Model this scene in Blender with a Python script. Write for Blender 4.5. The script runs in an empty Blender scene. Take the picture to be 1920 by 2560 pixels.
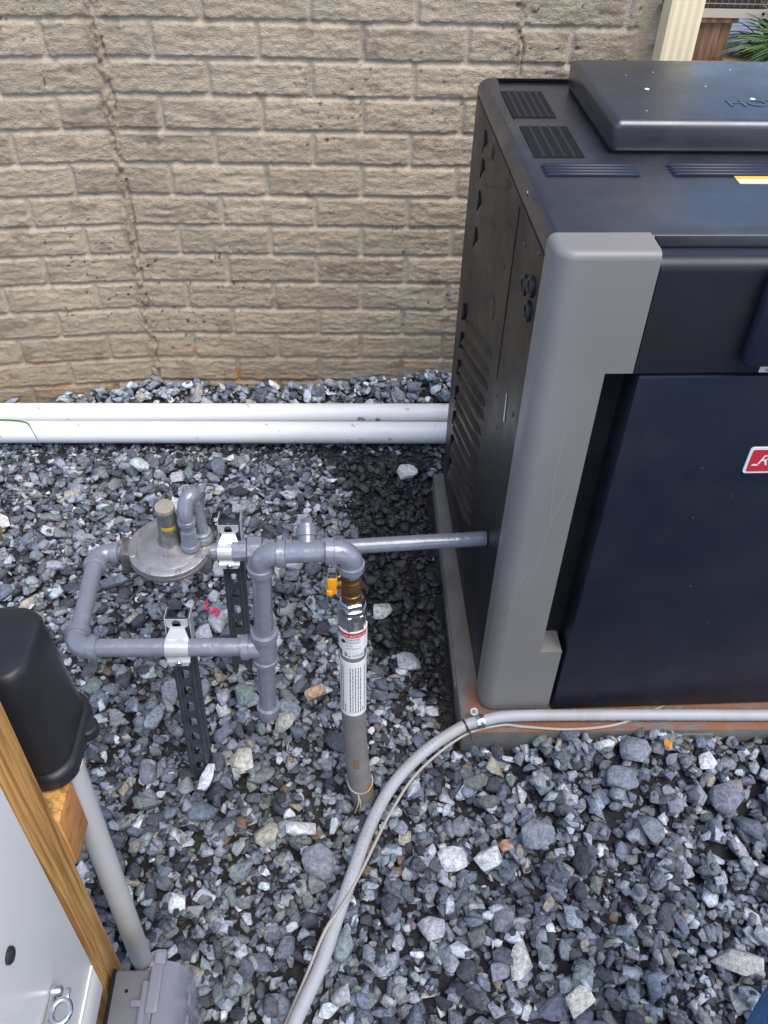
import bpy, bmesh, math, random
import numpy as np
from mathutils import Vector, Matrix
R_ = math.radians
rng = np.random.default_rng(7); random.seed(7)
scene = bpy.context.scene; col = scene.collection

# ------------------------------------------------------------------ camera
CAM = np.array([.1784, -1.864, 1.30])
cam_d = bpy.data.cameras.new('camera'); cam = bpy.data.objects.new('camera', cam_d); col.objects.link(cam)
right = Vector((.9993, -.0291, .0249)); down = Vector((-.0013, -.6742, -.7385)); fwd = Vector((.0383, .7379, -.6738))
m = Matrix.Identity(4)
for i in range(3):
    m[i][0], m[i][1], m[i][2], m[i][3] = right[i], -down[i], -fwd[i], CAM[i]
cam.matrix_world = m
cam_d.sensor_fit = 'VERTICAL'; cam_d.sensor_height = 32.0; cam_d.lens = 2183.6 / 2560 * 32.0
cam_d.clip_start = .05; cam_d.clip_end = 500
scene.camera = cam
# ------------------------------------------------------------------ light
SUN_EL, SUN_AZ = 62.0, 143.0          # azimuth: compass, from +Y clockwise
w = bpy.data.worlds.new('World'); scene.world = w; w.use_nodes = True
nt = w.node_tree; nt.nodes.clear()
o_ = nt.nodes.new('ShaderNodeOutputWorld'); b_ = nt.nodes.new('ShaderNodeBackground'); s_ = nt.nodes.new('ShaderNodeTexSky')
s_.sky_type = 'NISHITA'; s_.sun_disc = False; s_.sun_elevation = R_(SUN_EL); s_.sun_rotation = R_(SUN_AZ)
s_.air_density = 1.0; s_.dust_density = 1.5; s_.ozone_density = 2.0
b_.inputs[1].default_value = .135
nt.links.new(s_.outputs[0], b_.inputs[0]); nt.links.new(b_.outputs[0], o_.inputs[0])
sd = bpy.data.lights.new('sun', 'SUN'); sd.energy = 1.45; sd.angle = R_(48); sd.color = (1, .93, .83)
so = bpy.data.objects.new('sun', sd); col.objects.link(so)
sv = Vector((math.sin(R_(SUN_AZ)) * math.cos(R_(SUN_EL)), math.cos(R_(SUN_AZ)) * math.cos(R_(SUN_EL)), math.sin(R_(SUN_EL))))
so.rotation_euler = sv.to_track_quat('Z', 'Y').to_euler(); so.location = (0, 0, 5)
scene.view_settings.view_transform = 'Standard'; scene.view_settings.look = 'None'
scene.view_settings.exposure = 1.08; scene.view_settings.gamma = 1.0
scene.render.engine = 'CYCLES'
scene.cycles.max_bounces = 6

# ------------------------------------------------------------------ materials
def mat(name, base, rough=.6, metal=0., spec=.5, noise=None, bump=None, coat=0., trans=0., speck=None, ior=1.45, alpha=1):
    """base: linear rgb. noise=(scale, rgb2, lo, hi[, stretch]) ; bump=(scale, strength, dist) ; speck=(scale, rgb, thr)"""
    M = bpy.data.materials.new(name); M.use_nodes = True; N = M.node_tree.nodes; L = M.node_tree.links
    P = N['Principled BSDF']; P.inputs['Base Color'].default_value = (*base, 1)
    P.inputs['Roughness'].default_value = rough; P.inputs['Metallic'].default_value = metal
    P.inputs['Specular IOR Level'].default_value = spec; P.inputs['Coat Weight'].default_value = coat
    P.inputs['Transmission Weight'].default_value = trans; P.inputs['IOR'].default_value = ior; P.inputs['Alpha'].default_value = alpha
    tc = N.new('ShaderNodeTexCoord'); out = None
    if noise:
        mp = N.new('ShaderNodeMapping'); L.new(tc.outputs['Object'], mp.inputs[0])
        if len(noise) > 4: mp.inputs['Scale'].default_value = noise[4]
        n = N.new('ShaderNodeTexNoise'); n.inputs['Scale'].default_value = noise[0]; n.inputs['Detail'].default_value = 6; n.inputs['Roughness'].default_value = .62
        L.new(mp.outputs[0], n.inputs[0])
        r = N.new('ShaderNodeMapRange'); r.inputs[1].default_value = noise[2]; r.inputs[2].default_value = noise[3]; L.new(n.outputs[0], r.inputs[0])
        mx = N.new('ShaderNodeMix'); mx.data_type = 'RGBA'; mx.inputs[6].default_value = (*base, 1); mx.inputs[7].default_value = (*noise[1], 1)
        L.new(r.outputs[0], mx.inputs[0]); out = mx.outputs[2]
    if speck:
        n2 = N.new('ShaderNodeTexNoise'); n2.inputs['Scale'].default_value = speck[0]; n2.inputs['Detail'].default_value = 2; L.new(tc.outputs['Object'], n2.inputs[0])
        r2 = N.new('ShaderNodeMapRange'); r2.inputs[1].default_value = speck[2]; r2.inputs[2].default_value = speck[2] + .03; L.new(n2.outputs[0], r2.inputs[0])
        mx2 = N.new('ShaderNodeMix'); mx2.data_type = 'RGBA'; mx2.inputs[6].default_value = (*base, 1); mx2.inputs[7].default_value = (*speck[1], 1)
        if out: L.new(out, mx2.inputs[6])
        L.new(r2.outputs[0], mx2.inputs[0]); out = mx2.outputs[2]
    if out: L.new(out, P.inputs['Base Color'])
    if bump:
        n3 = N.new('ShaderNodeTexNoise'); n3.inputs['Scale'].default_value = bump[0]; n3.inputs['Detail'].default_value = 5; L.new(tc.outputs['Object'], n3.inputs[0])
        b = N.new('ShaderNodeBump'); b.inputs['Strength'].default_value = bump[1]; b.inputs['Distance'].default_value = bump[2]
        L.new(n3.outputs[0], b.inputs['Height']); L.new(b.outputs[0], P.inputs['Normal'])
    return M

def vcol_mat(name, attr, rough=.85, mott=(90, .75, 1.3), bump=(220, .5, .002), spec=.4, rough_attr=False):
    M = bpy.data.materials.new(name); M.use_nodes = True; N = M.node_tree.nodes; L = M.node_tree.links
    P = N['Principled BSDF']; P.inputs['Roughness'].default_value = rough; P.inputs['Specular IOR Level'].default_value = spec
    a = N.new('ShaderNodeAttribute'); a.attribute_name = attr
    g = N.new('ShaderNodeNewGeometry')
    n = N.new('ShaderNodeTexNoise'); n.inputs['Scale'].default_value = mott[0]; n.inputs['Detail'].default_value = 7; n.inputs['Roughness'].default_value = .72
    L.new(g.outputs['Position'], n.inputs[0])
    r = N.new('ShaderNodeMapRange'); r.inputs[1].default_value = .3; r.inputs[2].default_value = .7; r.inputs[3].default_value = mott[1]; r.inputs[4].default_value = mott[2]
    L.new(n.outputs[0], r.inputs[0])
    v = N.new('ShaderNodeVectorMath'); v.operation = 'SCALE'; L.new(a.outputs['Color'], v.inputs[0]); L.new(r.outputs[0], v.inputs['Scale'])
    L.new(v.outputs[0], P.inputs['Base Color'])
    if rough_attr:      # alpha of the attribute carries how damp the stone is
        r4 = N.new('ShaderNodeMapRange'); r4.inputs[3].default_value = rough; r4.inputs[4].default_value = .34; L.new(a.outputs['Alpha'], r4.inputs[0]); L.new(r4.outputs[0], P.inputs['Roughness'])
    n3 = N.new('ShaderNodeTexNoise'); n3.inputs['Scale'].default_value = bump[0]; n3.inputs['Detail'].default_value = 6; L.new(g.outputs['Position'], n3.inputs[0])
    b = N.new('ShaderNodeBump'); b.inputs['Strength'].default_value = bump[1]; b.inputs['Distance'].default_value = bump[2]
    L.new(n3.outputs[0], b.inputs['Height']); L.new(b.outputs[0], P.inputs['Normal'])
    return M

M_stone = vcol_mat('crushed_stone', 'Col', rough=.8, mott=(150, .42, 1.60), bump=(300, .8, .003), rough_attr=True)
M_wall = vcol_mat('painted_concrete', 'Col', rough=.8, mott=(110, .82, 1.18), bump=(330, .9, .004), spec=.35)
M_gap_ground = mat('shaded_gap_ground', (.016, .016, .017), .95, noise=(60, (.05, .05, .05), .45, .75), bump=(120, .8, .01))  # ground under the stones, near black: shade of the voids put into its colour
M_paint = mat('grey_pipe_paint', (.180, .194, .240), .20, noise=(35, (.215, .229, .275), .35, .7), bump=(75, .45, .004), coat=.8, ior=1.6, speck=(42, (.16, .11, .08), .775))
M_pvc = mat('white_pvc', (.78, .79, .80), .38, noise=(9, (.66, .63, .57), .52, .78, (.3, 1, 1)), speck=(45, (.52, .46, .38), .70))
M_galv = mat('zinc_plate', (.80, .82, .84), .18, metal=1.0, noise=(30, (.5, .52, .55), .4, .7), bump=(40, .12, .003))
M_strap = mat('bright_zinc_strap', (.82, .84, .86), .24, metal=.55, noise=(30, (.74, .76, .78), .4, .7))
M_strut = mat('dark_galvanised', (.10, .115, .13), .42, metal=.75, noise=(50, (.16, .18, .2), .4, .7))  # dark reflections on the strut channels are put into this base colour
M_alu = mat('cast_aluminium', (.44, .43, .43), .38, metal=.65, noise=(45, (.29, .28, .27), .35, .72), bump=(200, .4, .0015))
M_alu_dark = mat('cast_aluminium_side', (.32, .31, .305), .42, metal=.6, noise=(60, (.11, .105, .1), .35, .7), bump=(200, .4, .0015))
M_cap = mat('cap_metal', (.62, .54, .44), .35, metal=.6, noise=(30, (.50, .42, .32), .4, .7))
M_yellow = mat('yellow_sticker', (.80, .52, .02), .5)
M_black = mat('black_print', (.012, .012, .014), .5)
M_white = mat('white_sticker', (.78, .78, .76), .5)
M_red = mat('red_print', (.55, .03, .04), .45)
M_orange = mat('orange_print', (.75, .16, .03), .5)
M_handle = mat('yellow_handle', (.85, .36, .01), .45)
M_brass = mat('tarnished_brass', (.21, .12, .05), .38, metal=.7, noise=(70, (.11, .065, .03), .35, .7), bump=(150, .4, .002))
M_hoseg = mat('grey_sheath', (.17, .165, .16), .6, noise=(22, (.24, .22, .19), .45, .75), speck=(20, (.30, .13, .05), .74))
M_conduit = mat('grey_flexible_conduit', (.40, .405, .43), .45, noise=(14, (.34, .31, .265), .45, .75))
M_wire = mat('beige_cable', (.40, .365, .31), .55)
M_cab = mat('black_steel', (.010, .0105, .013), .34, noise=(6, (.022, .022, .026), .4, .7), bump=(700, .10, .0006), spec=.5)
M_cabtop = mat('black_steel_dusty', (.019, .020, .027), .33, noise=(16, (.046, .046, .052), .50, .85), bump=(700, .12, .0006))
M_door = mat('navy_black_panel', (.010, .014, .028), .40, noise=(9, (.020, .022, .032), .42, .75), bump=(800, .12, .0006), speck=(95, (.10, .10, .12), .75))
M_navy = mat('navy_plastic', (.011, .016, .034), .40, bump=(700, .1, .0006))
M_cab.node_tree.nodes['Principled BSDF'].inputs['IOR'].default_value = 1.36
M_cabtop.node_tree.nodes['Principled BSDF'].inputs['IOR'].default_value = 2.0
M_cabtop.node_tree.nodes['Principled BSDF'].inputs['Roughness'].default_value = .36
def rough_noise(M, scale, lo, hi):
    N = M.node_tree.nodes; L = M.node_tree.links; tc = N.new('ShaderNodeTexCoord'); n = N.new('ShaderNodeTexNoise'); n.inputs['Scale'].default_value = scale; n.inputs['Detail'].default_value = 7; n.inputs['Roughness'].default_value = .65
    L.new(tc.outputs['Object'], n.inputs[0]); r = N.new('ShaderNodeMapRange'); r.inputs[1].default_value = .35; r.inputs[2].default_value = .68; r.inputs[3].default_value = lo; r.inputs[4].default_value = hi; L.new(n.outputs[0], r.inputs[0]); L.new(r.outputs[0], N['Principled BSDF'].inputs['Roughness'])
rough_noise(M_cabtop, 9, .27, .46); rough_noise(M_door, 7, .30, .54); rough_noise(M_cab, 8, .34, .52); rough_noise(M_paint, 30, .13, .30); rough_noise(M_pvc, 12, .28, .55)
M_udoor = mat('charcoal_panel', (.0125, .0128, .0190), .40, noise=(9, (.022, .021, .022), .42, .75), bump=(800, .12, .0006), speck=(95, (.10, .10, .12), .76)); rough_noise(M_udoor, 8, .32, .52)
M_hole = mat('opening_black', (.003, .003, .004), .9)
M_slat = mat('matte_black_slat', (.026, .026, .032), .5)
M_grey = mat('silver_grey_paint', (.215, .205, .195), .38, noise=(5, (.235, .225, .215), .4, .7), bump=(900, .10, .0005), speck=(60, (.5, .5, .5), .82))
M_pad = mat('weathered_grey_pad', (.17, .16, .145), .7, noise=(18, (.11, .105, .098), .4, .7), bump=(80, .3, .003))
M_rust = mat('rust_stain', (.30, .085, .02), .8, noise=(22, (.17, .13, .10), .42, .66))
M_cream = mat('cream_aluminium', (.95, .80, .52), .4, noise=(4, (.92, .73, .42), .45, .7))
def wood(name, c1, c2, axis, rng_=(.40, .62), wav=0):
    M = mat(name, c1, .65); N = M.node_tree.nodes; L = M.node_tree.links; P = N['Principled BSDF']
    tc = N.new('ShaderNodeTexCoord'); mp = N.new('ShaderNodeMapping'); mp.inputs['Scale'].default_value = axis
    L.new(tc.outputs['Object'], mp.inputs[0])
    n = N.new('ShaderNodeTexNoise'); n.inputs['Scale'].default_value = 1; n.inputs['Detail'].default_value = 5; n.inputs['Roughness'].default_value = .55; n.inputs['Distortion'].default_value = .6 + wav
    L.new(mp.outputs[0], n.inputs[0])
    r = N.new('ShaderNodeMapRange'); r.inputs[1].default_value, r.inputs[2].default_value = rng_; L.new(n.outputs[0], r.inputs[0])
    mx = N.new('ShaderNodeMix'); mx.data_type = 'RGBA'; mx.inputs[6].default_value = (*c1, 1); mx.inputs[7].default_value = (*c2, 1)
    L.new(r.outputs[0], mx.inputs[0]); L.new(mx.outputs[2], P.inputs['Base Color'])
    b = N.new('ShaderNodeBump'); b.inputs['Strength'].default_value = .25; b.inputs['Distance'].default_value = .002; L.new(n.outputs[0], b.inputs['Height']); L.new(b.outputs[0], P.inputs['Normal'])
    return M
M_wood = wood('pine_lumber', (.68, .36, .105), (.33, .145, .032), (110, 150, 5.5))
M_woodend = wood('pine_end', (.55, .25, .075), (.34, .135, .038), (40, 26, 120), (.36, .66), .8)
M_oldwood = wood('brown_stand_lumber', (.24, .15, .085), (.11, .062, .034), (40, 40, 3))
M_white_gloss = mat('white_gloss_steel', (.95, .90, .84), .34, noise=(3, (.93, .88, .82), .4, .7), coat=.0, spec=.35, speck=(110, (.85, .85, .86), .78))
M_greybox = mat('grey_plastic', (.125, .128, .145), .45, noise=(20, (.15, .153, .165), .4, .7))
M_clear = mat('clear_polycarbonate', (.30, .30, .36), .08, alpha=.56)
M_blackplastic = mat('black_plastic', (.018, .018, .021), .38, noise=(5, (.03, .03, .034), .45, .75), bump=(500, .15, .0006), speck=(60, (.15, .13, .12), .82))
M_greypvc = mat('pale_grey_pvc', (.50, .49, .48), .45, noise=(7, (.40, .36, .32), .55, .8))
M_grass = mat('green_blade', (.055, .12, .022), .5, noise=(6, (.10, .19, .045), .4, .7))
M_denim = mat('blue_denim', (.045, .135, .34), .85, noise=(160, (.12, .24, .46), .4, .7, (1, 1, .5)), bump=(500, .4, .001))
M_ac = mat('beige_steel', (.46, .41, .34), .5)
M_acwire = mat('grille_wire', (.22, .185, .15), .5)
M_acdark = mat('dark_coil', (.03, .026, .024), .7)
M_terra = mat('terracotta_slab', (.42, .24, .17), .85, noise=(8, (.5, .34, .26), .4, .7))
M_leaf = mat('dead_leaf_brown', (.28, .14, .04), .7)
M_slate = mat('grey_far_ground', (.22, .25, .30), .9, noise=(5, (.13, .14, .16), .4, .7))
M_pink = mat('pink_plastic', (.75, .04, .12), .45)
M_glass = mat('display_window', (.02, .02, .018), .12)
M_string = mat('pale_twine', (.50, .43, .30), .8)
M_scratch = mat('scratch_mark', (.37, .365, .355), .6)
M_shoe = mat('shoe_leather', (.05, .04, .035), .6)

# ------------------------------------------------------------------ mesh helpers
def obj(name, V, F, material, parent=None, smooth=False):
    me = bpy.data.meshes.new(name); me.from_pydata([tuple(v) for v in V], [], [tuple(f) for f in F]); me.update()
    bm = bmesh.new(); bm.from_mesh(me); bmesh.ops.recalc_face_normals(bm, faces=bm.faces); bm.to_mesh(me); bm.free()
    o = bpy.data.objects.new(name, me); col.objects.link(o)
    if isinstance(material, (list, tuple)):
        for mm in material: me.materials.append(mm)
    else: me.materials.append(material)
    if smooth:
        me.polygons.foreach_set('use_smooth', [True] * len(me.polygons))
        try: me.set_sharp_from_angle(angle=R_(smooth if smooth is not True else 35))
        except Exception: pass
    if parent:
        o.parent = parent; o.matrix_parent_inverse = parent.matrix_world.inverted()
    return o
class MB:
    def __init__(s): s.V = []; s.F = []
    def add(s, V, F):
        k = len(s.V); s.V += [tuple(map(float, v)) for v in V]; s.F += [tuple(i + k for i in f) for f in F]; return s
    def box(s, lo, hi, bev=0, fr=None, seg=2):
        V, F = rbox(lo, hi, bev, seg)
        if fr: V = [fr(v) for v in V]
        return s.add(V, F)
    def build(s, name, m, parent=None, smooth=40): return obj(name, s.V, s.F, m, parent, smooth)
def rbox(lo, hi, bev=0, seg=2, edges=None):
    bm = bmesh.new(); bmesh.ops.create_cube(bm, size=1)
    for v in bm.verts: v.co = Vector([lo[i] if v.co[i] < 0 else hi[i] for i in range(3)])
    if bev > 0:
        ed = [e for e in bm.edges if (edges is None or edges(e))]
        bmesh.ops.bevel(bm, geom=ed, offset=bev, segments=seg, affect='EDGES', profile=.5)
    bm.verts.index_update(); V = [tuple(v.co) for v in bm.verts]; F = [[v.index for v in f.verts] for f in bm.faces]; bm.free(); return V, F
def frames(P):
    P = [Vector(p) for p in P]; n = len(P); T = []
    for i in range(n):
        t = (P[min(i + 1, n - 1)] - P[max(i - 1, 0)]); T.append(t.normalized())
    u = T[0].orthogonal().normalized(); U = [u]
    for i in range(1, n):
        u = U[-1] - T[i] * U[-1].dot(T[i]); U.append(u.normalized())
    return P, T, U
def tube_geo(P, r, seg=16, caps=True):
    P, T, U = frames(P); n = len(P)
    if not hasattr(r, '__len__'): r = [r] * n
    V = []; F = []
    r = [float(q) for q in r]
    for i in range(n):
        b = T[i].cross(U[i])
        for k in range(seg):
            a = 2 * math.pi * k / seg; V.append(P[i] + r[i] * (math.cos(a) * U[i] + math.sin(a) * b))
    for i in range(n - 1):
        for k in range(seg): F.append((i * seg + k, i * seg + (k + 1) % seg, (i + 1) * seg + (k + 1) % seg, (i + 1) * seg + k))
    if caps: F.append(tuple(range(seg))[::-1]); F.append(tuple((n - 1) * seg + k for k in range(seg)))
    return V, F
def prof_along(p0, p1, prof, seg=24):
    """revolve profile [(t in metres from p0, radius)] about axis p0->p1"""
    p0 = Vector(p0); d = (Vector(p1) - p0).normalized(); u = d.orthogonal().normalized(); b = d.cross(u)
    V = []; F = []; n = len(prof)
    for t, r in prof:
        t = float(t); r = float(r)
        for k in range(seg):
            a = 2 * math.pi * (k + .5) / seg; V.append(p0 + d * t + r * (math.cos(a) * u + math.sin(a) * b))
    for i in range(n - 1):
        for k in range(seg): F.append((i * seg + k, i * seg + (k + 1) % seg, (i + 1) * seg + (k + 1) % seg, (i + 1) * seg + k))
    F.append(tuple(range(seg))[::-1]); F.append(tuple((n - 1) * seg + k for k in range(seg)))
    return V, F
def spline(P, n=8):
    P = [Vector(p) for p in P]; out = []
    for i in range(len(P) - 1):
        a = P[max(i - 1, 0)]; b = P[i]; c = P[i + 1]; d = P[min(i + 2, len(P) - 1)]
        for k in range(n):
            t = k / n; out.append(.5 * ((2 * b) + (c - a) * t + (2 * a - 5 * b + 4 * c - d) * t * t + (3 * b - a - 3 * c + d) * t ** 3))
    out.append(P[-1]); return out
def extrude_poly(poly, fr, d0, d1, holes=None):
    """poly: list of (a,b); fr(a,b,d)->xyz"""
    n = len(poly); V = [fr(a, b, d0) for a, b in poly] + [fr(a, b, d1) for a, b in poly]
    F = [tuple(range(n))[::-1], tuple(range(n, 2 * n))] + [(i, (i + 1) % n, n + (i + 1) % n, n + i) for i in range(n)]
    return V, F
def thing(name, label, cat, loc=(0, 0, 0), rz=0, group=None):
    o = bpy.data.objects.new(name, None); col.objects.link(o); o.location = loc; o.rotation_euler = (0, 0, rz)
    o.matrix_world = Matrix.Translation(loc) @ Matrix.Rotation(rz, 4, 'Z'); o.empty_display_size = .05
    o['label'] = label; o['category'] = cat
    if group: o['group'] = group
    return o
def tag(o, label=None, cat=None, group=None, kind=None):
    for k, v in (('label', label), ('category', cat), ('group', group), ('kind', kind)):
        if v: o[k] = v
    return o
def text_geo(s, size, extrude=0.0):
    c = bpy.data.curves.new('t', 'FONT'); c.body = s; c.size = size; c.extrude = extrude; c.resolution_u = 3
    c.align_x = 'LEFT'; o = bpy.data.objects.new('t', c)
    me = bpy.data.meshes.new_from_object(o)
    V = [tuple(v.co) for v in me.vertices]; F = [tuple(p.vertices) for p in me.polygons]
    bpy.data.objects.remove(o); bpy.data.curves.remove(c); bpy.data.meshes.remove(me); return V, F

# ------------------------------------------------------------------ noise for meshes
_tabs = {}
def vnoise(x, y, seed=0):
    if seed not in _tabs: _tabs[seed] = np.random.default_rng(1000 + seed).random((256, 256))
    T = _tabs[seed]; xi = np.floor(x).astype(int); yi = np.floor(y).astype(int); fx = x - xi; fy = y - yi
    fx = fx * fx * (3 - 2 * fx); fy = fy * fy * (3 - 2 * fy)
    a = T[xi % 256, yi % 256]; b = T[(xi + 1) % 256, yi % 256]; c = T[xi % 256, (yi + 1) % 256]; d = T[(xi + 1) % 256, (yi + 1) % 256]
    return (a * (1 - fx) + b * fx) * (1 - fy) + (c * (1 - fx) + d * fx) * fy
def fbm(x, y, seed=0, oct=4, gain=.5):
    s = 0; amp = 1; tot = 0
    for o in range(oct):
        s = s + amp * vnoise(x * 2 ** o, y * 2 ** o, seed + o); tot += amp; amp *= gain
    return s / tot
def sstep(a, b, x):
    t = np.clip((x - a) / (b - a), 0, 1); return t * t * (3 - 2 * t)

# ================================================================== SETTING
# ground
gx = np.linspace(-1.6, 2.2, 96); gy = np.linspace(-3.0, .06, 78)
def ground_h(x, y):
    rise = np.interp(x, [-1.2, -.71, -.5, -.3, -.1, 0.0, .2, .4, .9], [-.005, -.002, .030, .066, .055, .048, .066, .084, .08])
    return rise * sstep(-.140, -.03, y) + .032 * sstep(-1.17, -1.055, y) * (1 - sstep(-1.03, -1.0, y)) * sstep(.44, .55, x)
GX, GY = np.meshgrid(gx, gy, indexing='ij')
GZ = ground_h(GX, GY) - .022 + .006 * (fbm(GX * 30, GY * 30, 3) - .5)
n1, n2 = GX.shape
Vg = np.stack([GX, GY, GZ], -1).reshape(-1, 3)
Fg = [(i * n2 + j, (i + 1) * n2 + j, (i + 1) * n2 + j + 1, i * n2 + j + 1) for i in range(n1 - 1) for j in range(n2 - 1)]
g = obj('gravel_ground', Vg, Fg, M_gap_ground, smooth=True); tag(g, kind='structure')
far = obj('ground', [(-60, -60, -.045), (60, -60, -.045), (60, 60, -.045), (-60, 60, -.045)], [(0, 1, 2, 3)], M_slate); tag(far, kind='structure')

# brick-pattern wall -------------------------------------------------
BL = .2032; BH = .3329 * BL; Z0 = 1.30 - 2.142 * BL
XCR1, XCR2, XBR, XEND = -1.5 * BL, 2.5 * BL, .734, .838
def build_wall():
    xs = np.concatenate([np.arange(-1.25, XEND, .0032), [XEND]]); zs = np.arange(-.10, 1.12, .0030)
    X, Z = np.meshgrid(xs, zs, indexing='ij')
    wob = .0025 * (fbm(X * 9, Z * 9, 11) - .5)
    row = (Z0 - Z + wob) / BH; j = np.floor(row).astype(int); fz = row - j         # fz 0 top ..1 bottom of the course
    off = np.where(j % 2 == 0, 0., .5)
    q = X / BL - off + .4 * wob / BL; i = np.floor(q).astype(int); fx = q - i
    dl = np.minimum(fx, 1 - fx) * BL; dt = fz * BH; db = (1 - fz) * BH
    e = .0044 * (fbm(X * 85, Z * 85, 21, 4, .6) - .5)
    mx_ = sstep(.0030, .0080, dl + e); mt = sstep(.0026, .0085, dt + e); mb = sstep(.0022, .0050, db + 1.3 * e)
    plate = mx_ * mt * mb
    stripm = sstep(XBR - .004, XBR + .004, X); plate = plate * (1 - stripm)
    # chiselled rock face
    sx = X + j * 3.7 + i * 1.3
    face = .0052 * (fbm(sx * 18, Z * 44, 31, 5, .6) - .5) + .0034 * (fbm(sx * 12, Z * 95, 37, 4, .6) - .5)
    ridge = 1 - np.abs(2 * fbm(sx * 11, Z * 60, 41, 4, .55) - 1); face += .0030 * (ridge - .75) * sstep(.40, .62, fbm(sx * 8, Z * 14, 43, 2))
    face += .0042 * (fbm(sx * 95, Z * 170, 45, 3, .6) - .5)
    tone = np.random.default_rng(5).random((64, 64))[(i % 64), (j % 64)]
    pits = sstep(.80, .86, fbm(X * 110, Z * 110, 51, 2)) * sstep(.45, .62, fbm(X * 7, Z * 7, 55, 3))
    h = plate * (.0066 + face) + (1 - plate) * .0010 * (fbm(X * 60, Z * 60, 61) - .5) - .003 * pits
    # ragged form joints
    crack = np.zeros_like(X)
    for xc, s, wd in ((XCR1, 71, 1.0), (XCR2, 75, .8)):
        cx = xc + .011 * (fbm(Z * 14, Z * 0 + s, s, 4) - .5); wcr = (.0050 + .011 * fbm(Z * 40, Z * 0 + s, s + 2, 3)) * wd
        c = np.exp(-((X - cx) / wcr) ** 2); crack = np.maximum(crack, c)
        h = h * (1 - c) + c * (.0085 + .024 * (fbm(X * 170, Z * 75, s + 4, 4, .6) - .5))
        c2 = np.exp(-((X - cx - .9 * wcr) / .0022) ** 2); h -= .009 * c2 * (fbm(Z * 30, Z * 0 + 3, s + 6, 2) > .42)
    h += stripm * (.003 + .002 * (fbm(X * 25, Z * 25, 81) - .5)); 
    edge = sstep(.755, .763, X + .01 * (fbm(Z * 25, Z * 0, 85, 3) - .5)); h += edge * .014 * (fbm(X * 60, Z * 45, 87, 3) - .35)
    Y = -h.copy()
    Y = Y - np.where(X < XCR1, (XCR1 - X) * .115, 0)
    V = np.stack([X, Y, Z], -1).reshape(-1, 3)
    a, b = X.shape; I = np.arange(a * b).reshape(a, b)
    F = np.stack([I[:-1, :-1], I[1:, :-1], I[1:, 1:], I[:-1, 1:]], -1).reshape(-1, 4)
    me = bpy.data.meshes.new('brick_face'); me.vertices.add(len(V)); me.vertices.foreach_set('co', V.astype(np.float32).ravel())
    me.loops.add(F.size); me.loops.foreach_set('vertex_index', F.ravel().astype(np.int32)); me.polygons.add(len(F))
    me.polygons.foreach_set('loop_start', np.arange(0, F.size, 4, dtype=np.int32)); me.polygons.foreach_set('use_smooth', np.ones(len(F), bool)); me.update()
    base = np.array([.400, .345, .282]); c = np.ones(X.shape + (3,)) * base * np.array([1.15, 1.08, .94])
    c *= (1 + .20 * (tone - .5))[..., None] * (.80 + .40 * fbm(X * 5, Z * 7, 91, 5, .6))[..., None]
    pink = (1 - plate)[..., None]; c = c * (1 - pink) + pink * np.array([.545, .462, .350])
    # dirt splashed up from the ground, orange clay in low joints
    sm = (stripm * (1 - edge * .3))[..., None]; c = c * (1 - sm) + sm * np.array([.52, .41, .29])
    low = sstep(.36, .05, Z + .12 * (fbm(X * 5, Z * 5, 95) - .5))[..., None]; c = c * (1 - .45 * low) + .45 * low * np.array([.235, .175, .105])
    oc = (sstep(.60, .72, fbm(X * 9 + 3, Z * 30, 97, 3)) * sstep(.23, .10, Z) * np.maximum(1 - plate, .25))[..., None]; c = c * (1 - .8 * oc) + .8 * oc * np.array([.45, .20, .07])
    c = c * (1 - .75 * pits)[..., None]
    st = (sstep(.70, .76, fbm(X * 22, Z * 22, 99, 3)) * .35)[..., None]; c = c * (1 - st) + st * np.array([.16, .11, .08])
    cr = crack[..., None]; c = c * (1 - .55 * cr) + .55 * cr * np.array([.33, .255, .175])
    ca = np.ones((a * b, 4), np.float32); ca[:, :3] = c.reshape(-1, 3)
    at = me.attributes.new('Col', 'FLOAT_COLOR', 'POINT'); at.data.foreach_set('color', ca.ravel())
    me.materials.append(M_wall); o = bpy.data.objects.new('brick_face', me); col.objects.link(o); return o
wall = thing('brick_wall', 'beige brick patterned concrete house wall behind the black heater', 'wall', (0, 0, 0))
bf = build_wall(); bf.parent = wall
mb = MB(); bk = lambda x: -max(0, XCR1 - x) * .115
V = [(-1.25, bk(-1.25) + .02, -.1), (XCR1, .02, -.1), (XEND, .02, -.1), (XEND, .30, -.1), (-1.25, .30, -.1)]
V = V + [(x, y, 1.10) for x, y, z in V]
mb.add(V, [(0, 1, 2, 3, 4), (5, 9, 8, 7, 6)] + [(i, (i + 1) % 5, 5 + (i + 1) % 5, 5 + i) for i in range(5)]); 
M_core = mat('wall_core', (.36, .31, .25), .85, bump=(60, .5, .004)); M_siding = mat('slate_siding', (.17, .19, .26), .6)
mb.build('wall_core', M_core, wall)
mb = MB(); mb.box((-3.0, -.004, 1.117), (XEND, .30, 3.6)); mb.box((-3.0, -.20, -.1), (-1.255, .30, 1.115)); mb.build('upper_wall', M_siding, wall)

# downspout
mb = MB()
prof = [(0, 0)]
W_, D_ = .062, .05
outl = []
for k in range(25):
    t = k / 24; outl.append((t * W_, -D_ + .0008 * (math.cos(t * 2 * math.pi * 4))))
outl = [(0, 0)] + outl + [(W_, 0)]
V, F = extrude_poly(outl, lambda a, b, d: (.771 + a, -.012 + b, d), .02, 3.4); mb.add(V, F)
tag(mb.build('downspout', M_cream, smooth=30), 'cream ribbed metal downspout running down the corner of the wall', 'downspout')

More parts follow.
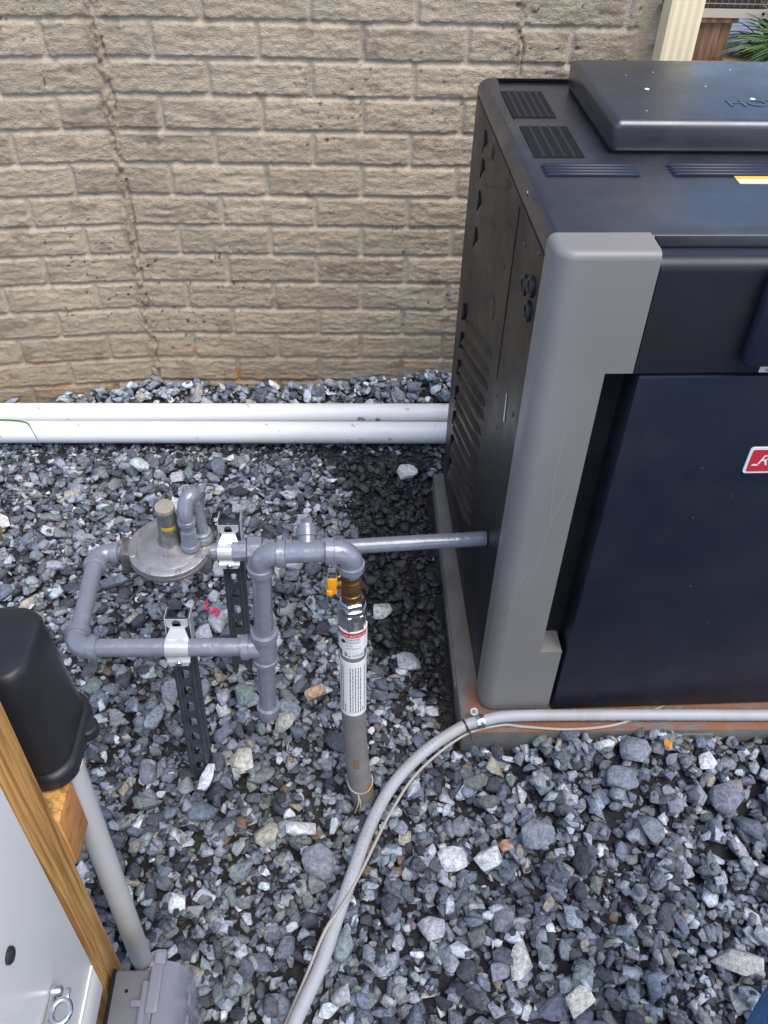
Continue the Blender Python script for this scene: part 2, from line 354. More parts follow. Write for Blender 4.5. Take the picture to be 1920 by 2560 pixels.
# ================================================================== GRAVEL
def rock_shape(sub, r):
    """a crushed-stone chip: convex hull of points thrown near a box/ellipsoid surface"""
    bm = bmesh.new(); n = {1: 10, 2: 14, 3: 22}[sub]; d = r.normal(size=(n, 3)); d /= np.linalg.norm(d, axis=1)[:, None]
    p = 2.9; nr = (np.abs(d) ** p).sum(1) ** (1 / p); d = d / nr[:, None] * r.uniform(.82, 1.0, (n, 1))
    for q in d: bm.verts.new(q)
    bmesh.ops.convex_hull(bm, input=bm.verts[:])
    for v in [v for v in bm.verts if not v.link_faces]: bm.verts.remove(v)
    if sub > 1: bmesh.ops.bevel(bm, geom=bm.edges[:], offset=.035, segments=1, affect='EDGES', clamp_overlap=True)
    bmesh.ops.triangulate(bm, faces=bm.faces[:]); bmesh.ops.recalc_face_normals(bm, faces=bm.faces[:])
    bm.verts.index_update(); V = np.array([v.co[:] for v in bm.verts]); F = np.array([[v.index for v in f.verts] for f in bm.faces]); bm.free()
    V -= (V.max(0) + V.min(0)) / 2; V /= np.abs(V).max(0)
    return V, F
ROCKS = {k: [rock_shape(k, rng) for _ in range(n)] for k, n in ((1, 60), (2, 110), (3, 40))}
PAL = np.array([[.150, .170, .215], [.185, .197, .222], [.29, .315, .36], [.45, .475, .51], [.62, .635, .65], [.175, .198, .185], [.060, .065, .078], [.095, .103, .118], [.36, .325, .26], [.20, .14, .10], [.26, .272, .275]])
PW = np.array([.19, .14, .16, .105, .04, .08, .13, .12, .018, .006, .05]); PW = PW / PW.sum()
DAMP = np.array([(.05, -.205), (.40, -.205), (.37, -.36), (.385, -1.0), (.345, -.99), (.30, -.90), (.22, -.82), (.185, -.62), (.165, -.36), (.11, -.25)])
def in_poly(x, y, P):
    c = False; n = len(P)
    for i in range(n):
        x1, y1 = P[i]; x2, y2 = P[(i + 1) % n]
        if (y1 > y) != (y2 > y) and x < (x2 - x1) * (y - y1) / (y2 - y1) + x1: c = not c
    return c
# hero stones: x, y, semi axes a, b, colour, heading
HERO = [(.062, -.985, .021, .016, (.50, .50, .36), .4), (.045, -1.19, .022, .018, (.40, .36, .27), 0), (.10, -1.185, .024, .017, (.58, .60, .62), .1), (.115, -.93, .019, .013, (.42, .28, .19), .2),
        (.24, -.73, .020, .017, (.52, .57, .55), .3), (.285, -.86, .024, .028, (.33, .38, .46), .1), (.31, -.30, .024, .020, (.56, .60, .56), .2), (.42, -1.385, .018, .034, (.56, .56, .50), -.5),
        (.49, -1.445, .020, .019, (.56, .55, .44), .1), (.73, -1.39, .036, .019, (.44, .44, .40), -.35), (-.055, -1.10, .024, .012, (.62, .64, .68), .9), (-.005, -1.06, .021, .022, (.55, .53, .44), .2),
        (.62, -1.115, .026, .022, (.17, .20, .29), .2), (.79, -1.145, .026, .024, (.19, .215, .30), .3), (.655, -1.19, .022, .027, (.17, .21, .27), .1), (.47, -1.205, .027, .024, (.20, .23, .31), 0),
        (.71, -1.06, .009, .009, (.70, .30, .05), 0), (.13, -1.24, .024, .030, (.2, .22, .28), .8), (.335, -1.235, .022, .020, (.62, .64, .66), .2), (.39, -1.235, .021, .018, (.60, .62, .62), .4),
        (.42, -1.215, .012, .010, (.42, .25, .18), .4), (-.215, -.455, .018, .014, (.60, .56, .50), .2), (.655, -1.065, .028, .025, (.2, .24, .33), .4), (.86, -1.24, .028, .026, (.34, .39, .48), .4),
        (-.02, -.80, .026, .022, (.42, .46, .50), 0), (.84, -1.30, .026, .022, (.30, .33, .42), .3), (-.10, -.79, .018, .016, (.55, .58, .6), .4)]
def gravel():
    x0, y0, cs = -1.0, -1.72, .0028
    nx, ny = int(2.15 / cs), int(1.74 / cs)
    xs = x0 + (np.arange(nx) + .5) * cs; ys = y0 + (np.arange(ny) + .5) * cs
    H = (ground_h(xs[:, None], ys[None, :]) - .024)
    def ok(x, y):
        xl = -.42 - .36 * (y + 1.4) / 1.4 - .12; xr = 1.12
        if x < xl or x > xr: return False
        if x > .355 and -1.032 < y < -.340: return False
        return True
    S = []
    def sizes(n, med, sig, lo, hi): return np.clip(np.exp(rng.normal(math.log(med), sig, n)), lo, hi)
    A = np.concatenate([sizes(26000, .0058, .35, .0030, .011), np.random.default_rng(3).permutation(np.concatenate([sizes(13500, .0098, .34, .0052, .022), sizes(9000, .0055, .35, .003, .010)])), sizes(520, .0135, .28, .009, .022)])
    XY = np.stack([rng.uniform(-1.0, 1.13, len(A)), rng.uniform(-1.70, -.004, len(A))], -1)
    items = [(a, x, y, None, None, None) for a, (x, y) in zip(A, XY)]
    for (x, y, a, b, c, th) in HERO: items.append((a, x, y, b, c, th))
    Vs = []; Fs = []; Cs = []; voff = 0
    for a, x, y, hb, hc, hth in items:
        if not ok(x, y): continue
        r = rng.random(8)
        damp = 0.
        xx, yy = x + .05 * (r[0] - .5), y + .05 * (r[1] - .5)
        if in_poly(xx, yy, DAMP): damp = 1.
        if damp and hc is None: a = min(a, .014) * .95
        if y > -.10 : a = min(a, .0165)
        if -.245 < y < -.085 and x < .9: a = min(a, .007)
        if hb is None:
            b = a * (.52 + .40 * r[2]); c = a * (.32 + .32 * r[3]); a *= 1.08; th = r[4] * 2 * math.pi
        else: b = hb; c = min(a, b) * .52; th = hth; hc = tuple(np.array(hc) * (.6 + .4 * np.mean(hc) / np.array(hc))) if min(hc) > .5 * max(hc) else hc
        rad = max(a, b)
        i0, i1 = int((x - rad - x0) / cs), int((x + rad - x0) / cs) + 1; j0, j1 = int((y - rad - y0) / cs), int((y + rad - y0) / cs) + 1
        i0, j0 = max(i0, 0), max(j0, 0); i1, j1 = min(i1, nx), min(j1, ny)
        if i1 - i0 < 1 or j1 - j0 < 1: continue
        dx = xs[i0:i1, None] - x; dy = ys[None, j0:j1] - y
        ct, st = math.cos(th), math.sin(th)
        u = (dx * ct + dy * st) / a; v = (-dx * st + dy * ct) / b; q = u * u + v * v; msk = q < 1
        if not msk.any(): continue
        h = H[i0:i1, j0:j1]; hm = h[msk]; mean = hm.mean(); hmax = hm.max()
        zc = max(.72 * mean + .28 * hmax, hmax - c * 1.6) + c * .62
        lim = float(ground_h(np.array(x), np.array(y)))
        top = zc + c
        if top > lim + .034 and hb is None: continue
        if -.222 < y < -.082 and top > .004 : continue
        if -.25 < y < -.222 and top > .014 : continue
        if (x - .196) ** 2 + (y + 1.11) ** 2 < .030 ** 2 and top > -.004: continue
        sdx = (dx + 0 * dy)[msk]; sdy = (dy + 0 * dx)[msk]
        gxs = float((sdx * (hm - mean)).sum() / ((sdx ** 2).sum() + 1e-9)); gys = float((sdy * (hm - mean)).sum() / ((sdy ** 2).sum() + 1e-9))
        nrm = np.array([-np.clip(gxs, -.6, .6) * .8 + .22 * (r[5] - .5), -np.clip(gys, -.6, .6) * .8 + .22 * (r[6] - .5), 1.]); nrm /= np.linalg.norm(nrm)
        tx = np.array([ct, st, 0]); tx = tx - nrm * tx.dot(nrm); tx /= np.linalg.norm(tx); ty = np.cross(nrm, tx)
        Rm = np.stack([tx * a, ty * b, nrm * c], 0)
        sub = 1 if a < .0052 else (3 if a > .021 else 2)
        shp = ROCKS[sub][int(r[7] * len(ROCKS[sub]))]
        Vv = shp[0] @ Rm + np.array([x, y, zc])
        Vs.append(Vv); Fs.append(shp[1] + voff); voff += len(Vv)
        H[i0:i1, j0:j1] = np.where(msk, np.maximum(h, zc + c * .9 * np.sqrt(np.clip(1 - q, 0, 1))), h)
        if hc is not None: cc = np.array(hc); dmp = 0.
        else:
            p = PW.copy()
            if y > -.1: p[[2, 3, 4]] *= 2.6; p[[6, 7]] *= .35
            if x < .12 and -1.35 < y < -.75: p[[5, 10]] *= 2.2; p[[0, 3]] *= .6; p[7] *= 1.5
            if x > .62 and y < -1.2: p[[2, 3]] *= 1.8
            if y > -.72 and y < -.2 and x < .1: p[[2, 3, 4]] *= 1.25
            if a < .006: p[[6, 7, 0]] *= 1.5; p[[3, 4]] *= .6
            if a > .015: p[[6]] *= .5; p[0] *= 1.4
            p /= p.sum(); cc = PAL[rng.choice(len(PAL), p=p)] * rng.uniform(.66, 1.20) * np.array([.98, 1.0, 1.02]); cc = cc * (1 + .022 * rng.normal(size=3))
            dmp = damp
            if a < .006: cc = cc * .72  # fine fill stones darkened: shade in the gaps put into their colour
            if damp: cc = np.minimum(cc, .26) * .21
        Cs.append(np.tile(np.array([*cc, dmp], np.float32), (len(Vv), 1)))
    V = np.concatenate(Vs).astype(np.float32); F = np.concatenate(Fs).astype(np.int32); C = np.concatenate(Cs)
    me = bpy.data.meshes.new('gravel'); me.vertices.add(len(V)); me.vertices.foreach_set('co', V.ravel()); me.loops.add(F.size); me.loops.foreach_set('vertex_index', F.ravel())
    me.polygons.add(len(F)); me.polygons.foreach_set('loop_start', np.arange(0, F.size, 3, dtype=np.int32)); me.update()
    at = me.attributes.new('Col', 'FLOAT_COLOR', 'POINT'); at.data.foreach_set('color', C.ravel()); me.materials.append(M_stone)
    o = bpy.data.objects.new('gravel', me); col.objects.link(o); tag(o, kind='stuff'); print('gravel stones', len(Vs), 'faces', len(F)); return o
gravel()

# ================================================================== WHITE PIPES
def white_pipe(y0, y1, z, label):
    P = [(-1.5, y0, z), (1.2, y1, z)]
    V, F = tube_geo(P, .0262, 40); o = obj('white_pipe', V, F, M_pvc, smooth=40); tag(o, label, 'pipe'); return o
white_pipe(-.187, -.1855, .0265, 'white plastic pipe lying on the gravel, the nearer of two side by side')
white_pipe(-.1170, -.1080, .0265, 'white plastic pipe lying on the gravel, the one nearest the brick wall')

# ================================================================== HEATER
TH = R_(1.49); HO = (.3883, -.3373, .035)
heater = thing('pool_heater', 'large black pool heater with silver grey corner post on a grey pad', 'pool heater', HO, TH)
HM = Matrix.Translation(HO) @ Matrix.Rotation(TH, 4, 'Z')
def hp(x, y, z): return tuple(HM @ Vector((x, -y, z)))      # x right, y towards the viewer, z up
def hb(mb_, lo, hi, bev=0, seg=2, edges=None):
    V, F = rbox((lo[0], -hi[1], lo[2]), (hi[0], -lo[1], hi[2]), bev, seg, edges); mb_.add([tuple(HM @ Vector(v)) for v in V], F); return mb_
HT = .838
topedge = lambda e: all(v.co.z > HT - .001 for v in e.verts) or (abs(e.verts[0].co.x - e.verts[1].co.x) < 1e-6 and abs(e.verts[0].co.y - e.verts[1].co.y) < 1e-6)
mb = MB()
# cabinet: shell with only its upper edges rounded
hb(mb, (0, 0, .004), (.78, .600, HT), .026, 6, lambda e: all(v.co.z > HT - .001 for v in e.verts))
body = mb.build('cabinet', M_cabtop, heater, smooth=50)
mb = MB(); hb(mb, (-.0015, .012, .006), (.002, .598, HT - .03)); body2 = mb.build('side_panel', M_cab, heater)
# side louvres : pressed slots rising towards the front
def slot(z0, ly0=.098, ly1=.372, dz=.098, dep=.006, wv=.0090, hole=True):
    mb_ = MB(); n = 20; V = []
    for k in range(n + 1):
        t = k / n; ly = ly0 + (ly1 - ly0) * t; zc = z0 + dz * t; e = min(1, min(t, 1 - t) * 9 + .06); d = dep * e; w_ = wv * (.45 + .55 * e)
        V += [hp(-.0010, ly, zc + w_), hp(-.0018 - d * .9, ly, zc + w_ * .35), hp(-.0018 - d, ly, zc - w_ * .30), hp(-.0010, ly, zc - w_ * .75)]
    F = []
    for k in range(n):
        for q in (0, 1, 2): F.append((k * 4 + q, k * 4 + q + 1, k * 4 + 5 + q, k * 4 + 4 + q))
    F += [(0, 1, 2, 3), (n * 4, n * 4 + 3, n * 4 + 2, n * 4 + 1)]
    mb_.add(V, F); o = mb_.build('louvre', M_cab, heater, smooth=25)
    if hole:
        q = -.0022 - dep * .5; a_ = ((ly0 - .003, z0 + .000), (ly0 + .023, z0 + .025), (ly0 + .003, z0 + .037))
        mb2 = MB(); mb2.add([hp(q, *p_) for p_ in a_] + [hp(-.001, *p_) for p_ in a_], [(0, 1, 2), (3, 5, 4), (0, 3, 4, 1), (1, 4, 5, 2), (2, 5, 3, 0)]); mb2.build('louvre_opening', M_hole, o)
for k in range(13): slot(.080 + .030 * k, .096 if k % 2 == 0 else .112, .374 if k % 2 == 0 else .366, .097 if k % 2 == 0 else .090, .0085, hole=(k % 2 == 0))
for z0, l1 in ((.755, .215), (.715, .36), (.660, .39), (.598, .39)): slot(z0, .124, l1, .36 * (l1 - .124), .0028, .017)
# seam of the access panel
mb = MB(); hb(mb, (-.0022, .430, .535), (-.0010, .4325, .80)); mb.build('panel_seam', M_hole, heater)
# grommets, screws, gas hole
def disc(mb_, ly, z, r, x=-.002, th=.002, seg=20):
    V, F = prof_along(hp(x, ly, z), hp(x - .01, ly, z), [(0, r), (th * .7, r), (th, r * .8)], seg); mb_.add(V, F)
for ly, z in ((.522, .736), (.5565, .752), (.557, .719)):
    V, F = prof_along(hp(-.0015, ly, z), hp(-.02, ly, z), [(0, .0135), (.003, .0135), (.005, .0115), (.005, .0085), (.0022, .0080)], 24); g_ = obj('grommet', V, F, M_blackplastic, heater, 40)
    mb = MB(); disc(mb, ly, z, .0080, -.0038, .0006); mb.build('grommet_hole', M_hole, g_)
for ly, z in ((.462, .83), (.487, .775), (.452, .635), (.445, .515), (.475, .478), (.556, .56), (.40, .36), (.565, .80), (.30, .60)):
    mb = MB(); disc(mb, ly, z, .0036, -.0012, .0018, 12); mb.build('screw', M_strut, heater)
mb = MB(); disc(mb, .504, .2860, .025, -.0012, .0008, 32); mb.build('pipe_hole', M_hole, heater)
mb = MB(); disc(mb, .335, .600, .020, -.0012, .0012, 32); mb.build('knockout', M_cab, heater)
mb = MB(); mb.add([hp(-.0022, .505, .560), hp(-.0022, .509, .561), hp(-.0030, .519, .520), hp(-.0030, .512, .516)], [(0, 1, 2, 3)]); mb.build('bird_dropping', M_white, heater)
# top vents: openings with slats
def vent(x0, x1, ya, yb, n, along='y', name='vent'):
    mb_ = MB(); hb(mb_, (x0, ya, HT - .001), (x1, yb, HT + .0008)); o = mb_.build(name, M_hole, heater)
    mb_ = MB()
    for k in range(n + 1):
        if along == 'y':
            xx = x0 + (x1 - x0) * k / n
            if 0 < k < n: mb_.add([hp(xx - .0018, ya, HT + .0012), hp(xx + .0012, ya, HT + .0026), hp(xx + .0012, yb, HT + .0026), hp(xx - .0018, yb, HT + .0012)], [(0, 1, 2, 3)])
        else:
            yy = ya + (yb - ya) * k / n
            if 0 < k < n: mb_.add([hp(x0, yy - .004, HT + .0012), hp(x1, yy - .004, HT + .0012), hp(x1, yy + .003, HT + .0032), hp(x0, yy + .003, HT + .0032)], [(0, 1, 2, 3)])
    mb_.build('slats', M_slat, o)
vent(.021, .085, .092, .212, 6); vent(.024, .092, .248, .366, 5)
vent(.026, .20, .028, .058, 4, 'x', 'rear_vent')
def louvre_strip(x0, x1, ya, yb, n=4):
    mb_ = MB()
    for k in range(n):
        y_ = ya + (yb - ya) * (k + .5) / n; V, F = tube_geo([hp(x0, y_, HT), hp(x0 + .004, y_, HT + .0015), hp(x1 - .004, y_, HT + .0015), hp(x1, y_, HT)], [.001, .0034, .0034, .001], 10); mb_.add(V, F)
    mb_.build('embossed_louvre', M_navy, heater)
louvre_strip(.026, .150, .393, .432); louvre_strip(.192, .335, .390, .430)
# lid
LZ0, LZ1, LX, LY1 = HT + .0015, .882, .127, .351
mb = MB(); hb(mb, (LX, .074, LZ0), (.66, LY1 + .004, LZ1), .010, 5); lid = mb.build('lid', M_cabtop, heater, smooth=50)
mb = MB(); hb(mb, (LX + .004, .080, HT - .001), (.655, LY1 - .002, LZ0 + .002)); mb.build('lid_gap', M_hole, heater)
V, F = text_geo('HOT', .037, .0006)
V = [hp(.300 + x * 1.05, .294 - y, LZ1 + .0004 + z) for x, y, z in V]; obj('raised_lettering', V, F, M_cabtop, lid)
# grey corner post
poly = [(.0, .004), (.118, .0), (.118, .156), (.083, .156), (.083, .687), (.117, .687), (.117, .842), (.0, .842)]
FY = .650
bm = bmesh.new()
vb = [bm.verts.new(Vector((a, -.600, b))) for a, b in poly]; vf = [bm.verts.new(Vector((a, -FY, b))) for a, b in poly]
n = len(poly); bm.faces.new(vb); bm.faces.new(vf[::-1])
for i in range(n): bm.faces.new((vb[i], vf[i], vf[(i + 1) % n], vb[(i + 1) % n]))
bmesh.ops.recalc_face_normals(bm, faces=bm.faces)
def fe(a, b): return bm.edges.get((vf[a], vf[b]))
be = [fe(7, 0)]
bmesh.ops.bevel(bm, geom=[e for e in be if e], offset=.024, segments=8, affect='EDGES', profile=.5)
te = [e for e in bm.edges if all(v.co.z > .835 for v in e.verts) and any(v.co.y < -.602 for v in e.verts) and not (all(abs(v.co.x - .117) < 1e-4 for v in e.verts))]
te = [e for e in te if abs(e.verts[0].co.z - e.verts[1].co.z) < 1e-4 and len(e.link_faces) == 2]
bmesh.ops.bevel(bm, geom=te, offset=.010, segments=5, affect='EDGES', profile=.5)
bm.verts.index_update(); V = [tuple(HM @ (v.co + Vector((-.004, 0, 0)))) for v in bm.verts]; F = [[v.index for v in f.verts] for f in bm.faces]; bm.free()
post = obj('corner_post', V, F, M_grey, heater, 35)
for pts in ([(.044, .60), (.043, .52), (.050, .44)], [(.064, .50), (.048, .425), (.044, .36), (.036, .325)], [(.028, .34), (.024, .315)], [(.014, .282), (.016, .262), (.013, .245)]):
    V, F = tube_geo([hp(x, FY + .00005, z) for x, z in pts], .0004, 5); obj('scratch', V, F, M_scratch, post)
mb = MB(); hb(mb, (.040, .598, .10), (.125, .606, .70)); mb.build('recess_back', M_cab, heater)
# doors
mb = MB(); hb(mb, (.1205, .600, .001), (.66, FY + .003, .6835), .003, 2); door = mb.build('lower_door', M_door, heater)
mb = MB(); hb(mb, (.1140, .600, .6875), (.66, FY + .001, .834), .015, 5, lambda e: all(v.co.z > .833 for v in e.verts) and all(v.co.y < -.64 for v in e.verts)); udoor = mb.build('upper_door', M_udoor, heater, smooth=50)
mb = MB(); hb(mb, (.1185, .598, .833), (.66, .622, .8375), .0015, 2); mb.build('front_lip', M_cab, heater)
mb = MB(); V, F = rbox((.2345, -(FY + .022), .7035), (.50, -(FY - .002), .829), .012, 4); mb.add([tuple(HM @ Vector(v)) for v in V], F); bez = mb.build('display_bezel', M_navy, heater, smooth=50)
mb = MB(); V, F = rbox((.262, -(FY + .0232), .716), (.47, -(FY + .018), .822), .003, 2); mb.add([tuple(HM @ Vector(v)) for v in V], F); mb.build('display_window', M_glass, bez)
def ftext(s, size, x, z, d, M, parent, sx=1., sh=0.):
    V, F = text_geo(s, size); V = [hp(x + (a + sh * b) * sx, FY + d, z + b) for a, b, c in V]; return obj('lettering', V, F, M, parent)
# warning stickers and badge
def rrect(x0, z0, x1, z1, r, k=5):
    pts = []
    for cx, cz, a0 in ((x1 - r, z1 - r, 0), (x0 + r, z1 - r, 90), (x0 + r, z0 + r, 180), (x1 - r, z0 + r, 270)):
        for i in range(k + 1): a = R_(a0 + 90 * i / k); pts.append((cx + r * math.cos(a), cz + r * math.sin(a)))
    return pts
V, F = extrude_poly(rrect(.294, .531, .41, .574, .005), lambda a, b, d: hp(a, FY + d, b), .003, .0050); badge = obj('badge', V, F, M_white, door)
V, F = extrude_poly(rrect(.298, .5345, .406, .5705, .003), lambda a, b, d: hp(a, FY + d, b), .0052, .0056); obj('badge_face', V, F, M_red, badge)
V, F = text_geo('R', .024); V = [hp(.3065 + (a + .35 * b) * 1.15, FY + .006, .5455 + b) for a, b, c in V]; obj('lettering', V, F, M_white, badge)
mb = MB(); mb.add([hp(.3015, FY + .006, .5445), hp(.311, FY + .006, .5445), hp(.312, FY + .006, .5475), hp(.3035, FY + .006, .5475)], [(0, 1, 2, 3)]); mb.build('lettering', M_white, badge)
mb = MB(); hb(mb, (.2675, FY + .0005, .688), (.40, FY + .0018, .7015)); stk = mb.build('warning_sticker', M_white, udoor)
mb = MB(); hb(mb, (.2675, FY + .0019, .6962), (.40, FY + .0022, .7015)); mb.build('orange_band', M_orange, stk)
mb = MB(); hb(mb, (.275, FY + .0019, .6915), (.34, FY + .0022, .6925)); hb(mb, (.275, FY + .0019, .6895), (.33, FY + .0022, .6902)); mb.build('print_lines', M_black, stk)
mb = MB(); hb(mb, (.271, .430, HT + .0003), (.36, .452, HT + .0012)); ts = mb.build('top_sticker', M_white, heater)
mb = MB(); hb(mb, (.271, .430, HT + .0013), (.36, .439, HT + .0016)); mb.build('yellow_band', M_yellow, ts)
# bird droppings and dust flecks on the lid
mb = MB(); rr = np.random.default_rng(12)
for k in range(9):
    x, y, s = .16 + .30 * rr.random(), .10 + .23 * rr.random(), .0006 + .0011 * rr.random() ** 3
    if k == 0: x, y, s = .206, .222, .0042
    if k == 1: x, y, s = .345, .262, .0048
    V, F = tube_geo([hp(x, y, LZ1 - .0004), hp(x, y, LZ1 + .0006)], [s, s * .7], 6); obj('fleck', V, F, M_white, lid)

# pad
mb = MB(); mb.box((.366, -1.030, -.05), (1.35, -.345, .0335), .006); pad = mb.build('equipment_pad', M_pad); tag(pad, 'grey weathered slab with rust stains under the black heater', 'pad')
def rust_pad(M):
    N = M.node_tree.nodes; L = M.node_tree.links; P = N['Principled BSDF']; old = P.inputs['Base Color'].links[0].from_socket
    g_ = N.new('ShaderNodeNewGeometry'); sx = N.new('ShaderNodeSeparateXYZ'); L.new(g_.outputs['Position'], sx.inputs[0])
    def mr(sock, a, b, c=0., d=1.):
        r = N.new('ShaderNodeMapRange'); r.interpolation_type = 'SMOOTHSTEP'; r.inputs[1].default_value = a; r.inputs[2].default_value = b; r.inputs[3].default_value = c; r.inputs[4].default_value = d; L.new(sock, r.inputs[0]); return r.outputs[0]
    def op(o, a, b):
        m_ = N.new('ShaderNodeMath'); m_.operation = o; m_.use_clamp = True
        for k, q in enumerate((a, b)):
            if isinstance(q, float): m_.inputs[k].default_value = q
            else: L.new(q, m_.inputs[k])
        return m_.outputs[0]
    n = N.new('ShaderNodeTexNoise'); n.inputs['Scale'].default_value = 16; n.inputs['Detail'].default_value = 6; n.inputs['Roughness'].default_value = .65; L.new(g_.outputs['Position'], n.inputs[0])
    nz = mr(n.outputs[0], .36, .60, .05, 1.)
    front = op('MULTIPLY', mr(sx.outputs[1], -1.0285, -1.012), mr(sx.outputs[0], .378, .42)); front = op('MULTIPLY', front, mr(sx.outputs[0], .62, .98, 1., .15))
    side_ = op('MULTIPLY', mr(sx.outputs[0], .374, .389), mr(sx.outputs[1], -.98, -.86, .9, .05))
    top = mr(sx.outputs[2], .028, .033)
    mk = op('MULTIPLY', op('MULTIPLY', op('MAXIMUM', front, side_), nz), top)
    mx = N.new('ShaderNodeMix'); mx.data_type = 'RGBA'; L.new(mk, mx.inputs[0]); L.new(old, mx.inputs[6]); mx.inputs[7].default_value = (.22, .078, .028, 1); L.new(mx.outputs[2], P.inputs['Base Color'])
rust_pad(M_pad)
mb = MB(); mb.box((.3635, -.93, .010), (.3668, -.74, .026), .001); mb.build('edge_plate', M_pad, pad); mb = MB(); mb.box((.70, -1.0335, -.01), (.80, -1.0297, .024), .001); mb.build('edge_plate', M_pad, pad)

# ================================================================== GAS PIPING
ZG = .3085; PR = .0132; YF, YB = -1.0645, -.874
gas = thing('gas_piping', 'grey painted gas pipe loop with elbows and tee running to the heater', 'gas pipe', (-.02, -.97, 0))
def pipe(p0, p1, r=PR): V, F = tube_geo([p0, p1], r, 24); return obj('pipe', V, F, M_paint, gas, 40)
def collar(mb_, p, d, l=.013, r=.0178):
    p = Vector(p); d = Vector(d).normalized()
    V, F = prof_along(p, p + d, [(-.002, PR * .9), (-.001, r * .93), (.001, r), (l - .002, r), (l, r * .93), (l + .0005, PR * .9)], 28); mb_.add(V, F)
def elbow(c, d1, d2, name='elbow', ra=.021, parent=gas, pr=.0157, cr=.0180, cl=.011):
    """c: corner point; d1,d2 unit directions of the two legs"""
    c = Vector(c); d1 = Vector(d1); d2 = Vector(d2); P = []
    ctr = c + (d1 + d2) * ra
    for k in range(11):
        a = math.pi / 2 * k / 10; P.append(ctr - d2 * ra * math.cos(a) - d1 * ra * math.sin(a))
    mb_ = MB(); V, F = tube_geo([c + d1 * (ra + .004)] + P + [c + d2 * (ra + .004)], pr, 24); mb_.add(V, F)
    for d in (d1, d2):
        p = c + d * (ra + .001); V, F = prof_along(p, p + d, [(-.001, pr * .9), (0, cr), (cl - .001, cr), (cl, cr * .95), (cl + .001, PR * .8)], 28); mb_.add(V, F)
    return mb_.build(name, M_paint, parent, 40)
RX = .0555; TZ = .497; FX, FYY = .179, -1.066
ULX, LLX = -.2210, -.2150
elbow((LLX, YF, ZG), (1, 0, 0), (-.03, .9995, 0)); elbow((ULX, YB, ZG), (1, 0, 0), (.03, -.9995, 0))
pipe((LLX, YF + .025, ZG), (ULX, YB - .025, ZG)); pipe((LLX + .025, YF, ZG), (RX - .02, YF, ZG))
pipe((ULX + .025, YB, ZG), (-.165, YB, ZG), .0118)
# tee + drip leg + cap
mb = MB(); p = Vector((RX, YF, ZG)); RD = Vector((.03, 0, 1)).normalized()
V, F = prof_along(p - RD * .034, p + RD, [(0, .013), (.001, .0185), (.010, .0188), (.012, .0168), (.056, .0168), (.058, .0188), (.067, .0185), (.068, .013)], 28); mb.add(V, F)
V, F = prof_along(p, p + Vector((-1, 0, 0)), [(.005, .016), (.022, .0165), (.023, .0186), (.033, .0186), (.034, .013)], 28); mb.add(V, F); mb.build('tee', M_paint, gas, 40)
pe = Vector((RX + .0062, YF, TZ)); pipe(p + RD * .02, pe - Vector((0, 0, .02)) ); pipe(p - RD * .02, p - RD * .150)
pc = p - RD * .140; V, F = prof_along(pc, pc - RD, [(0, .0135), (.001, .0178), (.013, .0180), (.0135, .0162), (.026, .0155), (.0275, .012)], 28); obj('cap', V, F, M_paint, gas, 40)
elbow(pe, (1, 0, 0), (-.03, 0, -.9995)); elbow((FX, FYY, TZ + .006), (-1, 0, 0), (0, 0, -1)); pipe(pe + Vector((.022, 0, 0)), (FX - .022, FYY, TZ + .006))
pipe((FX, FYY, TZ - .015), (FX, FYY, TZ - .036), .0128)
# back line to the heater
pipe((-.047, YB + .003, ZG), (.10, YB + .007, ZG)); pipe((.10, YB + .007, ZG), (.4030, -.8425, ZG), .0125)
mb = MB(); u0 = Vector((.002, YB + .004, ZG)); ud = Vector((1, .04, 0)).normalized()
for t0, t1, r in ((-.012, .012, .0172), (.012, .036, .0235), (.036, .056, .0178)):
    V, F = prof_along(u0 + ud * t0, u0 + ud, [(0, r * .9), (.0012, r), (t1 - t0 - .0012, r), (t1 - t0, r * .9)], 8 if r > .02 else 10); mb.add(V, F)
mb.build('union', M_paint, gas, 20)
mb = MB(); t0 = Vector((.1085, YB + .008, ZG))
V, F = prof_along(t0 - ud * .034, t0 + ud, [(0, .0125), (.001, .0172), (.010, .0175), (.012, .0155), (.056, .0155), (.058, .0175), (.067, .0172), (.068, .0125)], 26); mb.add(V, F)
bd = Vector((-.03, .75, .55)).normalized()
V, F = prof_along(t0, t0 + bd, [(.004, .0145), (.020, .015), (.021, .0172), (.033, .0172), (.034, .0155), (.040, .0155), (.041, .010)], 26); mb.add(V, F)
V, F = prof_along(t0, t0 + bd, [(.040, .0098), (.050, .0092)], 4); mb.add(V, F); mb.build('plugged_tee', M_paint, gas, 40)

# regulator
reg = thing('gas_regulator', 'round cast metal gas regulator with tall capped spring housing on the grey pipe', 'regulator', (-.108, YB, ZG))
RC = Vector((-.1085, YB + .004, ZG)); up = Vector((.01, -.07, 1)).normalized()
V, F = prof_along(RC - up * .014, RC + up, [(0, .030), (.004, .052), (.010, .0585), (.012, .0632), (.019, .0640), (.0195, .0625), (.0205, .0625), (.021, .0640), (.0275, .0632), (.0285, .0605), (.0292, .0545), (.0275, .0530), (.0275, .0515), (.0305, .0490), (.0325, .034), (.0335, .024), (.0345, .0)], 72); obj('diaphragm_case', V, F, M_alu, reg, 30)
mb = MB()
for k in range(8):
    a = R_(22 + 45 * k); uu = up.orthogonal().normalized(); vv = up.cross(uu); d = math.cos(a) * uu + math.sin(a) * vv; cpt = RC + d * .0575 + up * .0146
    V, F = rbox((-.0045, -.0045, -.0018), (.0045, .0045, .0022), .001, 1); Mx = Matrix((d, up.cross(d), up)).transposed(); obj('rim_lug', [tuple(cpt + Mx @ Vector(v)) for v in V], F, M_alu, reg)
